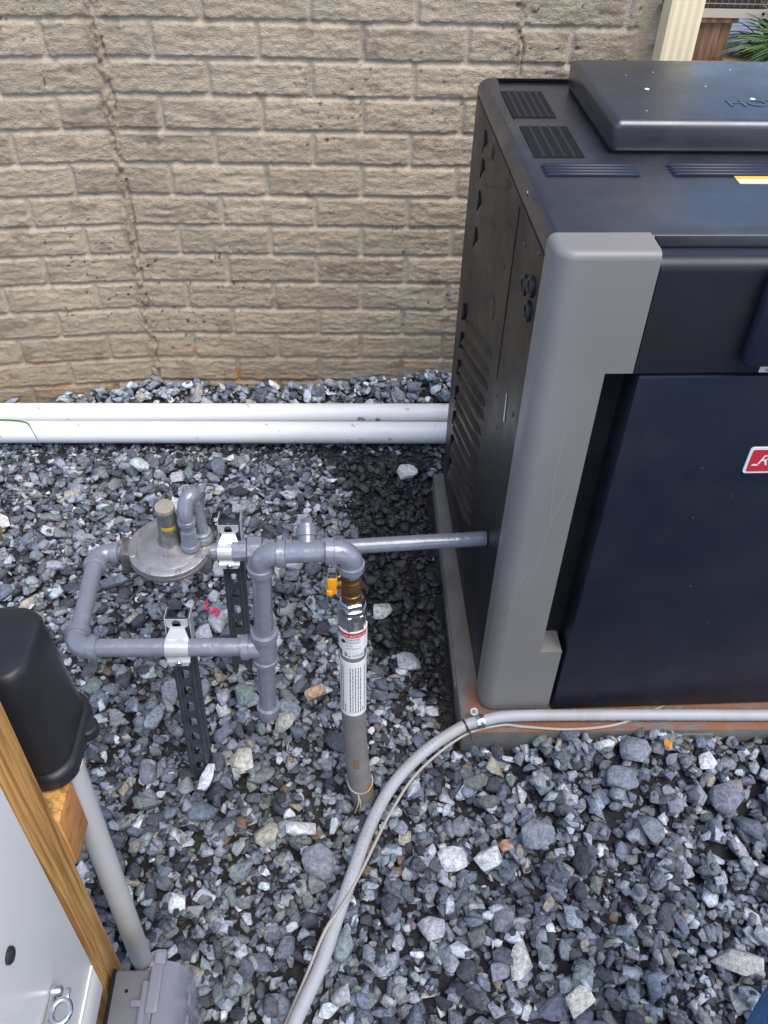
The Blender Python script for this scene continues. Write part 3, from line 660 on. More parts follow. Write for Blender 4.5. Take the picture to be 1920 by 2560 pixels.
mb = MB(); mb.box((-.1085 - .076, YB - .0165, ZG - .030), (-.1085 - .048, YB + .020, ZG + .013), .003); mb.build('port_boss', M_alu_dark, reg); mb = MB(); mb.box((-.1085 + .044, YB - .0145, ZG - .030), (-.1085 + .066, YB + .020, ZG + .012), .003); mb.build('port_boss', M_alu_dark, reg)
hb0 = RC + up * .018 + Vector((.003, .008, 0))
V, F = prof_along(hb0, hb0 + up, [(0, .024), (.004, .0195), (.008, .0172), (.064, .0148), (.070, .0147)], 40); hous = obj('spring_housing', V, F, M_alu_dark, reg, 40)
V, F = prof_along(hb0 + up * .070, hb0 + up * 2, [(0, .0150), (.006, .0152), (.0075, .0146), (.0078, .013), (.0072, .004), (.0070, 0)], 40); obj('seal_cap', V, F, M_cap, reg, 40)
def wrap(V, c, axis, r, ang0, z0, zrot=False):
    """map flat (x,y) onto a cylinder: x -> angle, y -> along axis; ang0 faces -Y"""
    ax = Vector(axis).normalized(); fr = Vector((0, -1, 0)); fr = (fr - ax * fr.dot(ax)).normalized(); sd = ax.cross(fr); out = []
    for x, y, z in V:
        a = ang0 + x / r; out.append(tuple(Vector(c) + ax * (z0 + y) + (r + z) * (math.cos(a) * fr + math.sin(a) * sd)))
    return out
def strip(w, h, n=16):
    V = []; F = []
    for k in range(n + 1): V += [(w * k / n, 0, 0), (w * k / n, h, 0)]
    for k in range(n): F.append((2 * k, 2 * k + 2, 2 * k + 3, 2 * k + 1))
    return V, F
V, F = strip(.0235, .0070); yl = obj('sticker', wrap(V, hb0, up, .0164, -.50, .038), F, M_yellow, hous, True)
V, F = text_geo('NATURAL GAS', .0042); V = [(x * .80 + .0012, y + .0020, 0) for x, y, z in V]; obj('lettering', wrap(V, hb0, up, .0166, -.50, .038), F, M_black, hous)
case = [o_ for o_ in reg.children if o_.name.startswith('diaphragm_case')][0]
def on_disc(V, x0, y0, s): 
    e1 = Vector((1, 0, 0)); e1 = (e1 - up * e1.dot(up)).normalized(); e2 = up.cross(e1); return [tuple(RC + up * .0330 + e1 * (x0 + a * s) + e2 * (y0 + b * s)) for a, b, c in V]
V, F = text_geo('R', .0058); obj('emblem', on_disc(V, -.0015, -.0405, 1), F, M_black, case)
for k_, t_ in enumerate(('NATURAL GAS', 'REGULATOR', 'MAX 2 PSI')): V, F = text_geo(t_, .0024); obj('lettering', on_disc(V, .0045, -.0375 - .0030 * k_, 1), F, M_black, case)
# vent gooseneck
vb0 = RC + up * .017 + Vector((.052, .014, 0)); zt_ = .090
V, F = prof_along(vb0, vb0 + up, [(0, .0175), (.006, .0160), (.010, .0145), (.011, .0130)], 28); obj('vent_boss', V, F, M_alu, reg, 40)
top1 = vb0 + Vector((-.003, .006, zt_)); g1 = Vector((-.013, -.028, -.014)); 
mb = MB(); V, F = tube_geo([vb0 + up * .004, vb0 + up * .03, top1 - Vector((0, 0, .02))], .0098, 20); mb.add(V, F); V, F = prof_along(vb0 + up * .006, vb0 + up, [(0, .012), (.001, .0142), (.010, .0142), (.012, .0098)], 24); mb.add(V, F)
fl = top1 + g1
arc = spline([top1 - Vector((0, 0, .030)), top1 - Vector((0, 0, .012)), top1 + Vector((-.003, -.009, .003)), fl + Vector((.003, .010, .013)), fl + Vector((0, 0, -.004)), fl - Vector((0, 0, .022))], 5); V, F = tube_geo(arc, [.0125] * len(arc), 20); mb.add(V, F)
V, F = prof_along(fl - Vector((0, 0, .014)), fl - Vector((0, 0, 1)), [(0, .0125), (.001, .0140), (.009, .0140), (.010, .0098), (.022, .0098), (.023, .0125), (.030, .0132), (.050, .0136), (.0515, .0150), (.060, .0150), (.061, .0105), (.056, .0095)], 24); mb.add(V, F); mb.build('vent_elbow', M_paint, reg, 40)

# strut posts with pipe clamps
def strut(px, py_pipe, base, top, label):
    o = thing('strut_post', label, 'post', base, 0, 'slotted strut posts holding the gas pipe')
    b = Vector(base); t = Vector(top); ax = (t - b).normalized(); xx = Vector((1, 0, 0)); xx = (xx - ax * xx.dot(ax)).normalized(); yy = ax.cross(xx)  # yy points away (+Y)
    Ln = (t - b).length; W, D, th = .0335, .021, .0022
    def fr(a, z, d): return tuple(b + xx * a + ax * z + yy * d)
    # slotted front web built around its holes
    mb_ = MB(); hz = .0078; pitch = .036; z = 0.0; ns = 8
    cells = [.02 + pitch * k for k in range(int((Ln - .02) / pitch) + 1)]
    hw = .0062; hh = .0105
    zz = -.04
    for cz in cells + [None]:
        z1 = (cz - pitch / 2) if cz is not None else Ln
        if cz is not None and cz + hh + .004 > Ln: z1 = Ln; cz = None
        if z1 > zz + 1e-4: mb_.box((-W / 2, 0, zz), (W / 2, th, z1), 0, lambda v: fr(v[0], v[2], v[1]))
        if cz is None: break
        z0c, z1c = cz - pitch / 2, cz + pitch / 2
        # ring of quads between the slot outline and the cell outline
        m_ = 24; inn = []; outp = []
        for k in range(m_):
            a = 2 * math.pi * k / m_; ca, sa = math.cos(a), math.sin(a)
            inn.append((hw * ca, cz + (hh - hw) * (1 if sa >= 0 else -1) * (abs(sa) > 1e-6) + hw * sa))
            s = min((W / 2) / max(abs(ca), 1e-6), (pitch / 2) / max(abs(sa), 1e-6)); outp.append((s * ca, cz + s * sa))
        for d0 in (0, th):
            pass
        V = [fr(*p_, 0) for p_ in inn] + [fr(*p_, 0) for p_ in outp] + [fr(*p_, th) for p_ in inn] + [fr(*p_, th) for p_ in outp]; F = []
        for k in range(m_):
            k2 = (k + 1) % m_; F += [(k, k2, m_ + k2, m_ + k), (2 * m_ + k, 3 * m_ + k, 3 * m_ + k2, 2 * m_ + k2), (k, 2 * m_ + k, 2 * m_ + k2, k2)]
        mb_.add(V, F); zz = z1c
    # side walls and in-turned lips at the rear edge, plus rolled ridges down the front
    mb_.box((-W / 2, th, -.04), (-W / 2 + th, D, Ln), 0, lambda v: fr(v[0], v[2], v[1])); mb_.box((W / 2 - th, th, -.04), (W / 2, D, Ln), 0, lambda v: fr(v[0], v[2], v[1]))
    mb_.box((-W / 2 + th, D - th, -.04), (-W / 2 + .009, D, Ln), 0, lambda v: fr(v[0], v[2], v[1])); mb_.box((W / 2 - .009, D - th, -.04), (W / 2 - th, D, Ln), 0, lambda v: fr(v[0], v[2], v[1]))
    for s in (-1, 1):
        V, F = tube_geo([fr(s * (W / 2 - .0048), -.04, -.001), fr(s * (W / 2 - .0048), ZG - .03, -.001)], .0028, 8); mb_.add(V, F)
    mb_.build('channel', M_strut, o, 30)
    # added bright side plates; the sheen on the upper zinc is put into colour
    for lo, hi in (((-W / 2 - .0012, -.001, Ln - .050), (-W / 2 - .0002, D + .001, Ln + .0008)), ((W / 2 + .0002, -.001, Ln - .050), (W / 2 + .0012, D + .001, Ln + .0008))): mb_ = MB(); mb_.box(lo, hi, 0, lambda v: fr(v[0], v[2], v[1])); mb_.build('channel_end_sheen', M_strap, o, 30)
    # clamp strap: band over the pipe, with ears against the post above and below
    zc = (ZG - b.z) / ax.z; cyp = py_pipe; r = PR + .0012; sw = .0165
    y_at = lambda z_: (b + ax * z_).y
    prof_ = []
    prof_.append((ZG + .0405, y_at(zc + .0405) - .0018)); prof_.append((ZG + .030, y_at(zc + .030) - .0020)); prof_.append((ZG + .024, y_at(zc + .024) - .0022)); prof_.append((ZG + r * .95, cyp + .004))
    for k in range(13): a = R_(70 - 140 * k / 12); prof_.append((ZG + r * math.sin(a), cyp - r * math.cos(a)))
    prof_.append((ZG - r * .98, cyp - .004)); prof_.append((ZG - r - .006, cyp - .011)); prof_.append((ZG - r - .013, cyp - .012))
    cx = px; V = []; F = []; nn = len(prof_)
    for q, (z_, y_) in enumerate(prof_):
        t_ = q / (nn - 1); ww = sw * (1.0 if q == 0 else .62 if q == 2 else 1.0) * (.80 if q == nn - 1 else 1)
        for dx_, dy_ in ((-ww, 0), (ww, 0), (ww, .0014), (-ww, .0014)): V.append((cx + dx_, y_ + dy_, z_))
    for q in range(nn - 1):
        for e in range(4): F.append((q * 4 + e, q * 4 + (e + 1) % 4, (q + 1) * 4 + (e + 1) % 4, (q + 1) * 4 + e))
    F += [(0, 1, 2, 3), ((nn - 1) * 4 + 3, (nn - 1) * 4 + 2, (nn - 1) * 4 + 1, (nn - 1) * 4)]
    # slot in the upper ear: dark keyhole plate behind a ring
    st = obj('clamp_strap', V, F, M_strap, o, 35)
    kz = ZG + .034; ky = y_at(zc + .034) - .0024
    V, F = prof_along((cx, ky + .0003, kz), (cx, ky - 1, kz), [(0, .0060), (.0006, .0060)], 20); mb_ = MB(); mb_.add(V, F); mb_.box((cx - .0060, ky - .0003, kz - .006), (cx + .0060, ky + .0003, kz)); mb_.build('keyhole', M_strut, st)
    V, F = prof_along((cx, cyp - .0115, ZG - r - .0075), (cx, cyp - 1, ZG - r - .03), [(0, .0052), (.0012, .0052), (.003, .0040), (.0032, .0)], 14); obj('screw', V, F, M_galv, st, 30)
    return o
strut(-.0685, YF, (-.069, -1.080, 0), (-.0675, -1.046, .350), 'slotted steel strut post clamped to the nearer pipe, lower in the picture')
strut(-.0155, YB + .003, (-.018, -.878, 0), (-.0130, -.852, .358), 'slotted steel strut post clamped to the rear pipe, right of the regulator')

# ================================================================== GAS RISER (flexible)
ris = thing('gas_riser', 'upright grey sheathed gas hose with white label, steel nuts and brass valve', 'gas hose', (.199, -1.122, 0))
b0 = Vector((.2010, -1.124, -.03)); b1 = Vector((FX, FYY + .0, TZ - .055)); 
def rp(z):     # gently bowed centre line
    z = float(z)
    t = (z + .03) / (b1.z + .03); c = b0.lerp(b1, t); c.x -= .010 * math.sin(math.pi * t) * (1 - t) * 1.5; c.y += .006 * math.sin(math.pi * t); return c
HR = .0172
P = [rp(z) for z in np.linspace(-.03, .385, 84)]; rad = [HR * (1.13 - .06 * sstep(0, .1, p_.z)) * (1 + .010 * (k % 2)) for k, p_ in enumerate(P)]
V, F = tube_geo(P, rad, 32); obj('hose', V, F, M_hoseg, ris, 60)
def axis_at(z): return (rp(z + .01) - rp(z - .01)).normalized()
def cyl_patch(z, h, r, a0, w, M, name, parent, dz=0): 
    V, F = strip(w, h, 28); return obj(name, wrap(V, rp(z), axis_at(z), r, a0, 0), F, M, parent, True)
def sleeve(z0, z1, r, M, name):
    P_ = [rp(z) for z in np.linspace(z0, z1, 8)]; V, F = tube_geo(P_, r, 36); return obj(name, V, F, M, ris, 50)
lab = sleeve(.197, .308, HR * 1.085 + .0006, M_white, 'label')
mb = MB(); rl = HR * 1.085 + .0011; rr = np.random.default_rng(4)
for k in range(11):
    a = -1.05 + .2 * k
    if k == 3: continue
    y = .006
    while y < .098:
        l = .003 + .006 * rr.random(); ln = min(l, .100 - y); V, F = strip(.0011, ln, 1); mb.add(wrap(V, rp(.252), axis_at(.252), rl, a, y - .054), F); y += l + .0014
        if rr.random() < .06: break
mb.build('print_lines', M_black, lab)
tagl = sleeve(.331, .369, HR * 1.12 + .001, M_white, 'tag')
rt = HR * 1.12 + .0014
cyl_patch(.3590, .0088, rt, -1.45, .052, M_red, 'red_band', tagl)
V, F = text_geo('DO NOT BURY ABOVE THIS LINE', .0052); V = [(x * .62, y, 0) for x, y, z in V]; obj('lettering', wrap(V, rp(.3610), axis_at(.36), rt + .0003, -1.35, 0), F, M_white, tagl)
for zz_, s, tx, a0, hh in ((.3535, .55, 'STUB AIR SYSTEM', -.55, .0050), (.3480, .5, 'FOR GAS USE ONLY', -.55, .0050), (.3425, .6, 'CSA LISTED', -.55, .0036), (.3370, .6, 'UNDERGROUND PIPE RISER', -.55, .0030)):
    V, F = text_geo(tx, hh); V = [(x * s, y, 0) for x, y, z in V]; obj('lettering', wrap(V, rp(zz_), axis_at(zz_), rt, a0, 0), F, M_black, tagl)
V, F = prof_along(rp(.3510) + Vector((-.0130, -.0150, 0)), rp(.3510) + Vector((-.02, -.025, 0)), [(0, .0034), (.001, .0034)], 10); obj('emblem', V, F, M_black, tagl)
tg2 = cyl_patch(.3165, .0138, HR * 1.09, -.95, .036, M_white, 'name_tag', ris)
V, F = text_geo('9', .0115); obj('emblem', wrap([(x, y, 0) for x, y, z in V], rp(.3190), axis_at(.32), HR * 1.09 + .0004, -.72, 0), F, M_black, tg2)
V, F = text_geo('e', .0080); obj('emblem', wrap([(x, y, 0) for x, y, z in V], rp(.3190), axis_at(.32), HR * 1.09 + .0004, -.38, 0), F, M_black, tg2)
V, F = text_geo('LAYLINE', .0060); obj('lettering', wrap([(x * .75, y, 0) for x, y, z in V], rp(.3203), axis_at(.32), HR * 1.09 + .0004, -.05, 0), F, M_black, tg2)
def hexnut(z0, h, r, M, name, seg=6): V, F = prof_along(rp(z0), rp(z0 + .05), [(0, r * .88), (.0018, r), (h - .0018, r), (h, r * .88), (h + .0001, r * .6)], seg); return obj(name, V, F, M, ris, 20)
hexnut(.369, .028, .0210, M_galv, 'nut'); 
V, F = prof_along(rp(.396), rp(.44), [(0, .0196), (.004, .0205), (.008, .0196), (.0085, .017)], 36); obj('ferrule', V, F, M_galv, ris, 40)
hexnut(.403, .012, .0188, M_galv, 'nut')
z_ = .4145; V, F = prof_along(rp(z_), rp(.46), [(0, .0135), (.004, .0142), (.012, .0142), (.013, .0128), (.022, .0128), (.023, .0150), (.036, .0150), (.037, .0128), (.046, .0128), (.047, .0145), (.058, .0145), (.059, .0120)], 14); valve = obj('valve_body', V, F, M_brass, ris, 25)
vc = rp(.4440); V, F = prof_along(vc, vc + Vector((-1, -.1, 0)), [(.010, .0085), (.020, .0080), (.021, .0050), (.028, .0050)], 16); obj('valve_stem', V, F, M_brass, ris, 30)
mb = MB(); hx = vc + Vector((-.0235, -.003, 0)); V, F = rbox((-.0085, -.0075, -.014), (.0055, .0075, .018), .003, 3); mb.add([tuple(hx + Vector(v)) for v in V], F); V, F = rbox((-.0095, -.0090, -.016), (.0000, .0090, -.004), .003, 3); mb.add([tuple(hx + Vector(v)) for v in V], F); han = mb.build('valve_handle', M_handle, ris)
mb = MB(); V, F = rbox((-.0070, -.0065, .0165), (.004, .0065, .0245), .001, 2); mb.add([tuple(hx + Vector(v)) for v in V], F); mb.build('handle_tab', M_galv, han)
cyl_patch(.078, .020, HR * 1.13, -.25, .010, M_rust, 'rust_patch', ris)
sp = [rp(.028) + (HR * 1.16) * Vector((math.cos(a), math.sin(a), .25 * math.sin(a))) for a in np.linspace(0, 2 * math.pi, 24).tolist()]
mb = MB(); V, F = tube_geo(sp, .0013, 6); mb.add(V, F)
for dx, dz in ((-.012, -.030), (-.004, -.034)): V, F = tube_geo(spline([rp(.022) + Vector((-.004, -.0205, 0)), rp(.01) + Vector((dx * .4, -.024, -.004)), rp(.0) + Vector((dx, -.026, dz * .6))]), .0013, 6); mb.add(V, F)
mb.build('twine', M_string, ris)

# ================================================================== CONDUIT, CABLE
cpts = [(1.25, -1.010, .0440), (.895, -1.0085, .0440), (.767, -1.0065, .0440), (.567, -1.0045, .0440), (.4477, -1.006, .0445), (.399, -1.0163, .0455), (.3675, -1.0225, .040), (.3032, -1.0604, .028), (.247, -1.1194, .025), (.2085, -1.1904, .025), (.1796, -1.2703, .026), (.1564, -1.3371, .026), (.135, -1.3989, .026), (.1035, -1.4682, .026), (.07, -1.56, .02), (.02, -1.70, .01)]
P = spline(cpts, 22); rad = [.0096 * (1 + .06 * (k % 2)) for k in range(len(P))]
V, F = tube_geo(P, rad, 20); con = obj('flexible_conduit', V, F, M_conduit, smooth=60); tag(con, 'grey flexible conduit curving across the gravel and along the pad front', 'conduit')
mb = MB(); rr = np.random.default_rng(9)
for k in range(len(P) - 1):
    if P[k].x < .37 and k % 2 == 0 and rr.random() < .6 and P[k].y > -1.30:
        c = P[k]; t = (P[k + 1] - P[k]).normalized(); s = Vector((0, 0, 1)); s = (s - t * s.dot(t)).normalized(); l = t.cross(s); q = c + s * .00975 + l * -.0006
        mb.add([q - l * .0008 - t * .0007, q + l * .0008 - t * .0007, q + l * .0008 + t * .0007, q - l * .0008 + t * .0007], [(0, 1, 2, 3)])
mb.build('print', M_strut, con)
wp = [(.74, -.975, .030), (.7133, -.9847, .032), (.6339, -1.0185, .036), (.5511, -1.0275, .036), (.4722, -1.0215, .036), (.4327, -1.0185, .0365), (.3676, -1.0345, .030), (.2900, -1.096, .024), (.2400, -1.170, .024), (.1950, -1.262, .028), (.1660, -1.318, .038), (.142, -1.352, .036), (.118, -1.405, .024), (.088, -1.475, .020), (.05, -1.57, .016)]
V, F = tube_geo(spline(wp, 10), .0024, 8); tag(obj('cable', V, F, M_wire, smooth=60), 'thin beige cable running along the grey conduit', 'cable')
# hose clamp with its ear, zip tie
i5 = min(range(len(P)), key=lambda k: abs(P[k].x - .397)); t = (P[i5 + 1] - P[i5]).normalized()
cl = thing('pipe_strap', 'shiny steel strap holding the grey conduit at the pad corner', 'strap', tuple(P[i5]))
V, F = prof_along(P[i5] - t * .007, P[i5] + t, [(0, .0100), (0, .0112), (.002, .0118), (.012, .0118), (.014, .0112), (.014, .0100)], 28); obj('band', V, F, M_galv, cl, 40)
ed = Vector((-.45, .75, .35)).normalized(); e0 = P[i5] + ed * .009
mb = MB(); V, F = prof_along(e0 + ed * .010 + Vector((0, 0, .0)), e0 + ed * .010 + Vector((-.2, -.5, 1)), [(0, .0066), (.0016, .0066)], 18); mb.add(V, F); mb.build('ear', M_alu, cl); V, F = prof_along(e0 + ed * .010 + Vector((-.0004, -.0009, .0018)), e0 + ed * .010 + Vector((-.2, -.5, 1)), [(0, .0034), (.002, .0030), (.0022, 0)], 12); obj('screw', V, F, M_strut, cl, 30)
i6 = min(range(len(P)), key=lambda k: abs(P[k].x - .372)); t = (P[i6 + 1] - P[i6]).normalized()
mb = MB(); V, F = prof_along(P[i6] - t * .0018, P[i6] + t, [(0, .0098), (0, .0110), (.0036, .0110), (.0036, .0098)], 20); mb.add(V, F); V, F = tube_geo(spline([P[i6] + Vector((.006, -.008, 0)), P[i6] + Vector((.010, -.018, -.006)), P[i6] + Vector((.012, -.028, -.012))]), .0016, 6); mb.add(V, F)
tag(mb.build('zip_tie', M_blackplastic), 'black zip tie round the grey conduit and beige cable', 'zip tie')

# ================================================================== LEFT: RACK, BOXES
XC = -.11
cab = thing('electrical_cabinet', 'glossy white steel cabinet with a latch at the lower left edge', 'cabinet', (-.2, -1.6, .5))
CY = -1.4745
mb = MB(); mb.box((-.30, -2.05, .20), (XC, CY, .95), .003); body = mb.build('body', M_white_gloss, cab)
mb = MB(); mb.box((XC - .001, -2.04, .262), (XC + .0020, CY - .004, .268), .0008); mb.box((XC - .001, -2.04, .2015), (XC + .0008, CY - .004, .2600), .0003); mb.build('bottom_flange', M_white_gloss, cab)
V, F = prof_along((XC - .002, -1.5638, .5208), (XC + 1, -1.5638, .5208), [(0, .0075), (.0045, .0075), (.006, .006), (.0062, 0)], 18); obj('hole_plug', V, F, M_blackplastic, cab, 40)
hs = MB(); hs.box((XC + .0005, -1.640, .380), (XC + .0060, -1.542, .389), .002); V, F = prof_along((XC + .001, -1.5455, .3855), (XC + 1, -1.5455, .3855), [(0, .0058), (.007, .0058), (.0095, .0042), (.0100, 0)], 18); hs.add(V, F); hasp = hs.build('latch', M_galv, cab)
ring = [Vector((XC + .016 + .0085 * math.cos(a), -1.566 + .0105 * math.sin(a), .3930)) for a in np.linspace(0, 2 * math.pi, 25).tolist()]
mb = MB(); V, F = tube_geo(ring, .0027, 10); mb.add(V, F); V, F = rbox((XC + .014, -1.556, .391), (XC + .021, -1.545, .395), .0015, 2); mb.add(V, F); V, F = rbox((XC + .004, -1.59, .389), (XC + .012, -1.575, .395), .0015, 2); mb.add(V, F); mb.build('latch_ring', M_galv, hasp)

mb = MB(); mb.box((-.150, -1.4715, .02), (XC - .0015, -1.4252, 1.05), .0025); tag(mb.build('wood_post', M_wood), 'upright yellow pine post beside the white cabinet edge', 'post')
mb = MB(); mb.box((-.40, -1.4235, .3945), (XC, -1.3765, .483), .004); blk = mb.build('wood_block', [M_wood]); tag(blk, 'short sawn pine block with rough end grain under the black box', 'lumber')
mb = MB(); mb.box((XC + .0002, -1.4225, .3965), (XC + .0012, -1.3785, .481), .0005); mb.build('end_grain', M_woodend, blk)
V, F = tube_geo([(-.1185, -1.368, -.05), (-.1135, -1.3620, .490)], .0142, 28); tag(obj('conduit_pipe', V, F, M_greypvc, smooth=40), 'pale grey upright plastic pipe behind the pine post', 'pipe')

# black box : rounded upright cover with a flared lower lip
bb = thing('black_box', 'black plastic cover with flared lower lip beside the pine post', 'cover', (-.2, -1.36, .47))
def rr_ring(cx, cy, hx, hy, r, z, k=8):
    out = []
    for sx, sy, a0 in ((1, 1, 0), (-1, 1, 90), (-1, -1, 180), (1, -1, 270)):
        for i in range(k + 1): a = R_(a0 + 90 * i / k); out.append((cx + sx * (hx - r) + r * math.cos(a), cy + sy * (hy - r) + r * math.sin(a), z))
    return out
def loft(rings, cap=True):
    n = len(rings[0]); V = [p for r in rings for p in r]; F = []
    for q in range(len(rings) - 1):
        for k in range(n): F.append((q * n + k, q * n + (k + 1) % n, (q + 1) * n + (k + 1) % n, (q + 1) * n + k))
    if cap: F.append(tuple(range(n))[::-1]); F.append(tuple((len(rings) - 1) * n + k for k in range(n)))
    return V, F
BX, BY = -.190, -1.336
V, F = loft([rr_ring(BX, BY, .0835, .0520, .028, .506), rr_ring(BX, BY, .0765, .0475, .026, .628), rr_ring(BX, BY, .0745, .0460, .024, .648), rr_ring(BX, BY, .0720, .0435, .022, .6535), rr_ring(BX, BY, .0680, .0395, .019, .6555)]); obj('cover', V, F, M_blackplastic, bb, 40)
V, F = loft([rr_ring(BX, BY, .0895, .0570, .030, .488), rr_ring(BX, BY, .0895, .0570, .030, .502), rr_ring(BX, BY, .0885, .0560, .029, .505), rr_ring(BX, BY, .0845, .0530, .027, .508)]); lip = MB(); lip.add(V, F)
V, F = prof_along((BX + .0875, BY + .012, .488), (BX + .0875, BY + .012, 1), [(0, .0125), (.013, .0125), (.0150, .0105), (.0155, 0)], 24); lip.add(V, F); lip.build('lip', M_blackplastic, bb, 40)

# outlet with clear in-use cover
out = thing('outlet_box', 'grey outlet box with clear hinged weather cover at the lower left', 'outlet', (-.06, -1.5, .13))
mb = MB(); mb.box((XC + .0055, -1.585, .062), (-.060, -1.4545, .187), .003); mb.build('box', M_greybox, out)
mb = MB(); mb.box((XC + .0046, -1.587, .060), (XC + .0095, -1.4530, .1885), .001); mb.build('gasket', M_hole, out)
V, F = prof_along((-.085, -1.478, .1865), (-.085, -1.478, 1), [(0, .0022), (.0008, .0022)], 10); mb = MB(); mb.add(V, F); mb.build('screw', M_hole, out)
mb = MB(); mb.box((-.0598, -1.588, .060), (-.051, -1.4505, .1925), .002); mb.build('cover_plate', M_clear, out)
prof2 = [(-.0500, .192), (-.040, .1935), (-.030, .188), (-.021, .172), (-.0165, .15), (-.016, .075), (-.020, .062), (-.0500, .060)]
bm_ = MB(); V, F = extrude_poly(prof2, lambda a, b, d: (a, d, b), -1.583, -1.4475); bm_.add(V, F); 
for k in range(5): bm_.box((-.0175, -1.575 + .023 * k, .08), (-.0145, -1.563 + .023 * k, .155), .001)
bm_.build('bubble_cover', M_clear, out)
mb = MB(); mb.box((-.058, -1.505, .1880), (-.044, -1.452, .1975), .002); mb.box((-.0555, -1.4535, .186), (-.0415, -1.4360, .202), .003); V, F = tube_geo([(-.0625, -1.58, .1905), (-.0625, -1.47, .1905)], .0045, 14); mb.add(V, F); mb.box((-.076, -1.497, .187), (-.064, -1.490, .1945), .001); mb.build('hinge', M_clear, out)

# stake at the left edge
mb = MB(); mb.box((-.640, -.530, -.03), (-.5655, -.490, .085), .003); tag(mb.build('wood_stake', M_wood), 'short pine stake standing in the gravel at the left edge', 'stake')

# ================================================================== SMALL THINGS
def scrap(pts, r, label, name='plastic_scrap'): V, F = tube_geo(spline(pts, 5), r, 6); tag(obj(name, V, F, M_pink, smooth=40), label, 'scrap', 'pink plastic scraps on the gravel')
scrap([(-.099, -.733, .040), (-.0965, -.7375, .032), (-.0975, -.745, .027), (-.0915, -.747, .030)], .0027, 'bright pink bent plastic scrap, the left one by the strut post')
scrap([(-.088, -.758, .030), (-.080, -.752, .034), (-.073, -.757, .031), (-.077, -.763, .028)], .0032, 'bright pink curled plastic scrap, the right one by the strut post')
V, F = tube_geo(spline([(-.36, -.70, .004), (-.3035, -.6834, .018), (-.2701, -.6687, .020), (-.2426, -.6437, .018), (-.21, -.60, .002)], 6), .003, 8); tag(obj('black_wire', V, F, M_blackplastic, smooth=50), 'black wire half buried in gravel below the regulator', 'wire')
def blade(P_, w):
    P_ = spline(P_, 6); V = []; F = []
    n = len(P_)
    for i, p_ in enumerate(P_):
        t = (P_[min(i + 1, n - 1)] - P_[max(i - 1, 0)]).normalized(); s = t.cross(Vector((.1, -.7, .7))).normalized(); ww = w * (1 - (i / (n - 1)) ** 2 * .95); V += [p_ - s * ww, p_ + s * ww]
    for i in range(n - 1): F.append((2 * i, 2 * i + 1, 2 * i + 3, 2 * i + 2))
    return V, F
V, F = blade([(-.66, -.176, .0535), (-.62, -.178, .0540), (-.585, -.186, .0545), (-.572, -.196, .0525), (-.560, -.211, .039), (-.553, -.216, .022)], .0022); tag(obj('grass_sprig', V, F, M_grass), 'single green grass blade draped over the white pipes', 'grass blade')
for k, (x, y, s) in enumerate(((.205, -.152, .010), (.245, -.152, .007))):
    V, F = rock_shape(2, np.random.default_rng(40 + k)); V = V * np.array([s, s * .7, s * .6]) + np.array([x, y, .040]); o = obj('pebble', V, F, M_stone)
    at = o.data.attributes.new('Col', 'FLOAT_COLOR', 'POINT'); at.data.foreach_set('color', np.tile(np.array([.16, .18, .22, 0], np.float32), len(V)))
    tag(o, ('larger grey pebble resting between the two white pipes', 'smaller grey pebble resting between the two white pipes')[k], 'pebble', 'pebbles between the white pipes')

# ================================================================== FAR CORNER
fx0, fy0 = 2.02, 3.0
slab = MB(); slab.box((1.2, 2.5, -.04), (4.5, 3.24, .004)); s2 = slab.build('path', M_terra); tag(s2, kind='structure')
st = thing('wood_stand', 'brown lumber stand holding the outdoor air conditioner', 'stand', (fx0, 3.1, 0))
mb = MB(); mb.box((1.965, 3.06, .004), (2.080, 3.16, .187), .003); mb.build('leg', M_oldwood, st); mb = MB(); mb.box((2.082, 3.062, .004), (2.132, 3.16, .187), .003); mb.build('leg', M_oldwood, st)
mb = MB(); mb.box((1.6, 3.03, .188), (2.15, 3.12, .214), .003); mb.build('beam', M_oldwood, st); mb = MB(); mb.box((1.6, 3.56, .188), (2.15, 3.66, .214), .003); mb.build('beam', M_oldwood, st)
mb = MB(); mb.box((1.63, 3.57, .004), (1.70, 3.65, .187), .003); mb.build('leg', M_oldwood, st)
ac = thing('air_conditioner', 'round cornered outdoor air conditioner with wire grille on the lumber stand', 'air conditioner', (2.05, 3.4, .32))
ACX, ACY, AHX, AHY = 1.99, 3.46, .47, .44
V, F = loft([rr_ring(ACX, ACY, AHX, AHY, .22, .2145, 14), rr_ring(ACX, ACY, AHX, AHY, .22, .250, 14)]); pan = obj('base_pan', V, F, M_ac, ac, 30)
mb = MB()
for dx in (.33, .39): V, F = prof_along((ACX + dx - .06, ACY - AHY - .001 + .0, .235), (ACX + dx - .06, ACY - AHY - 1, .235), [(0, .008), (.002, .008)], 10); mb.add(V, F)
mb.build('pan_hole', M_hole, pan)
V, F = loft([rr_ring(ACX, ACY, AHX - .03, AHY - .03, .20, .250, 14), rr_ring(ACX, ACY, AHX - .03, AHY - .03, .20, 1.05, 14)]); obj('coil', V, F, M_acdark, ac, 30)
mb = MB(); rg = rr_ring(ACX, ACY, AHX - .012, AHY - .012, .21, .28, 20)
for i in range(len(rg)):
    p_ = Vector(rg[i]); q_ = Vector(rg[(i + 1) % len(rg)]); nn = max(1, int((q_ - p_).length / .033))
    for k in range(nn): b = p_.lerp(q_, k / nn); V, F = tube_geo([(b.x, b.y, .262), (b.x, b.y, 1.03)], .0017, 5); mb.add(V, F)
for z in (.275, .60, .98): rg2 = [(x, y, z) for x, y, _ in rg]; V, F = tube_geo(rg2 + rg2[:1], .003, 5); mb.add(V, F)
mb.build('wire_grille', M_acwire, ac)
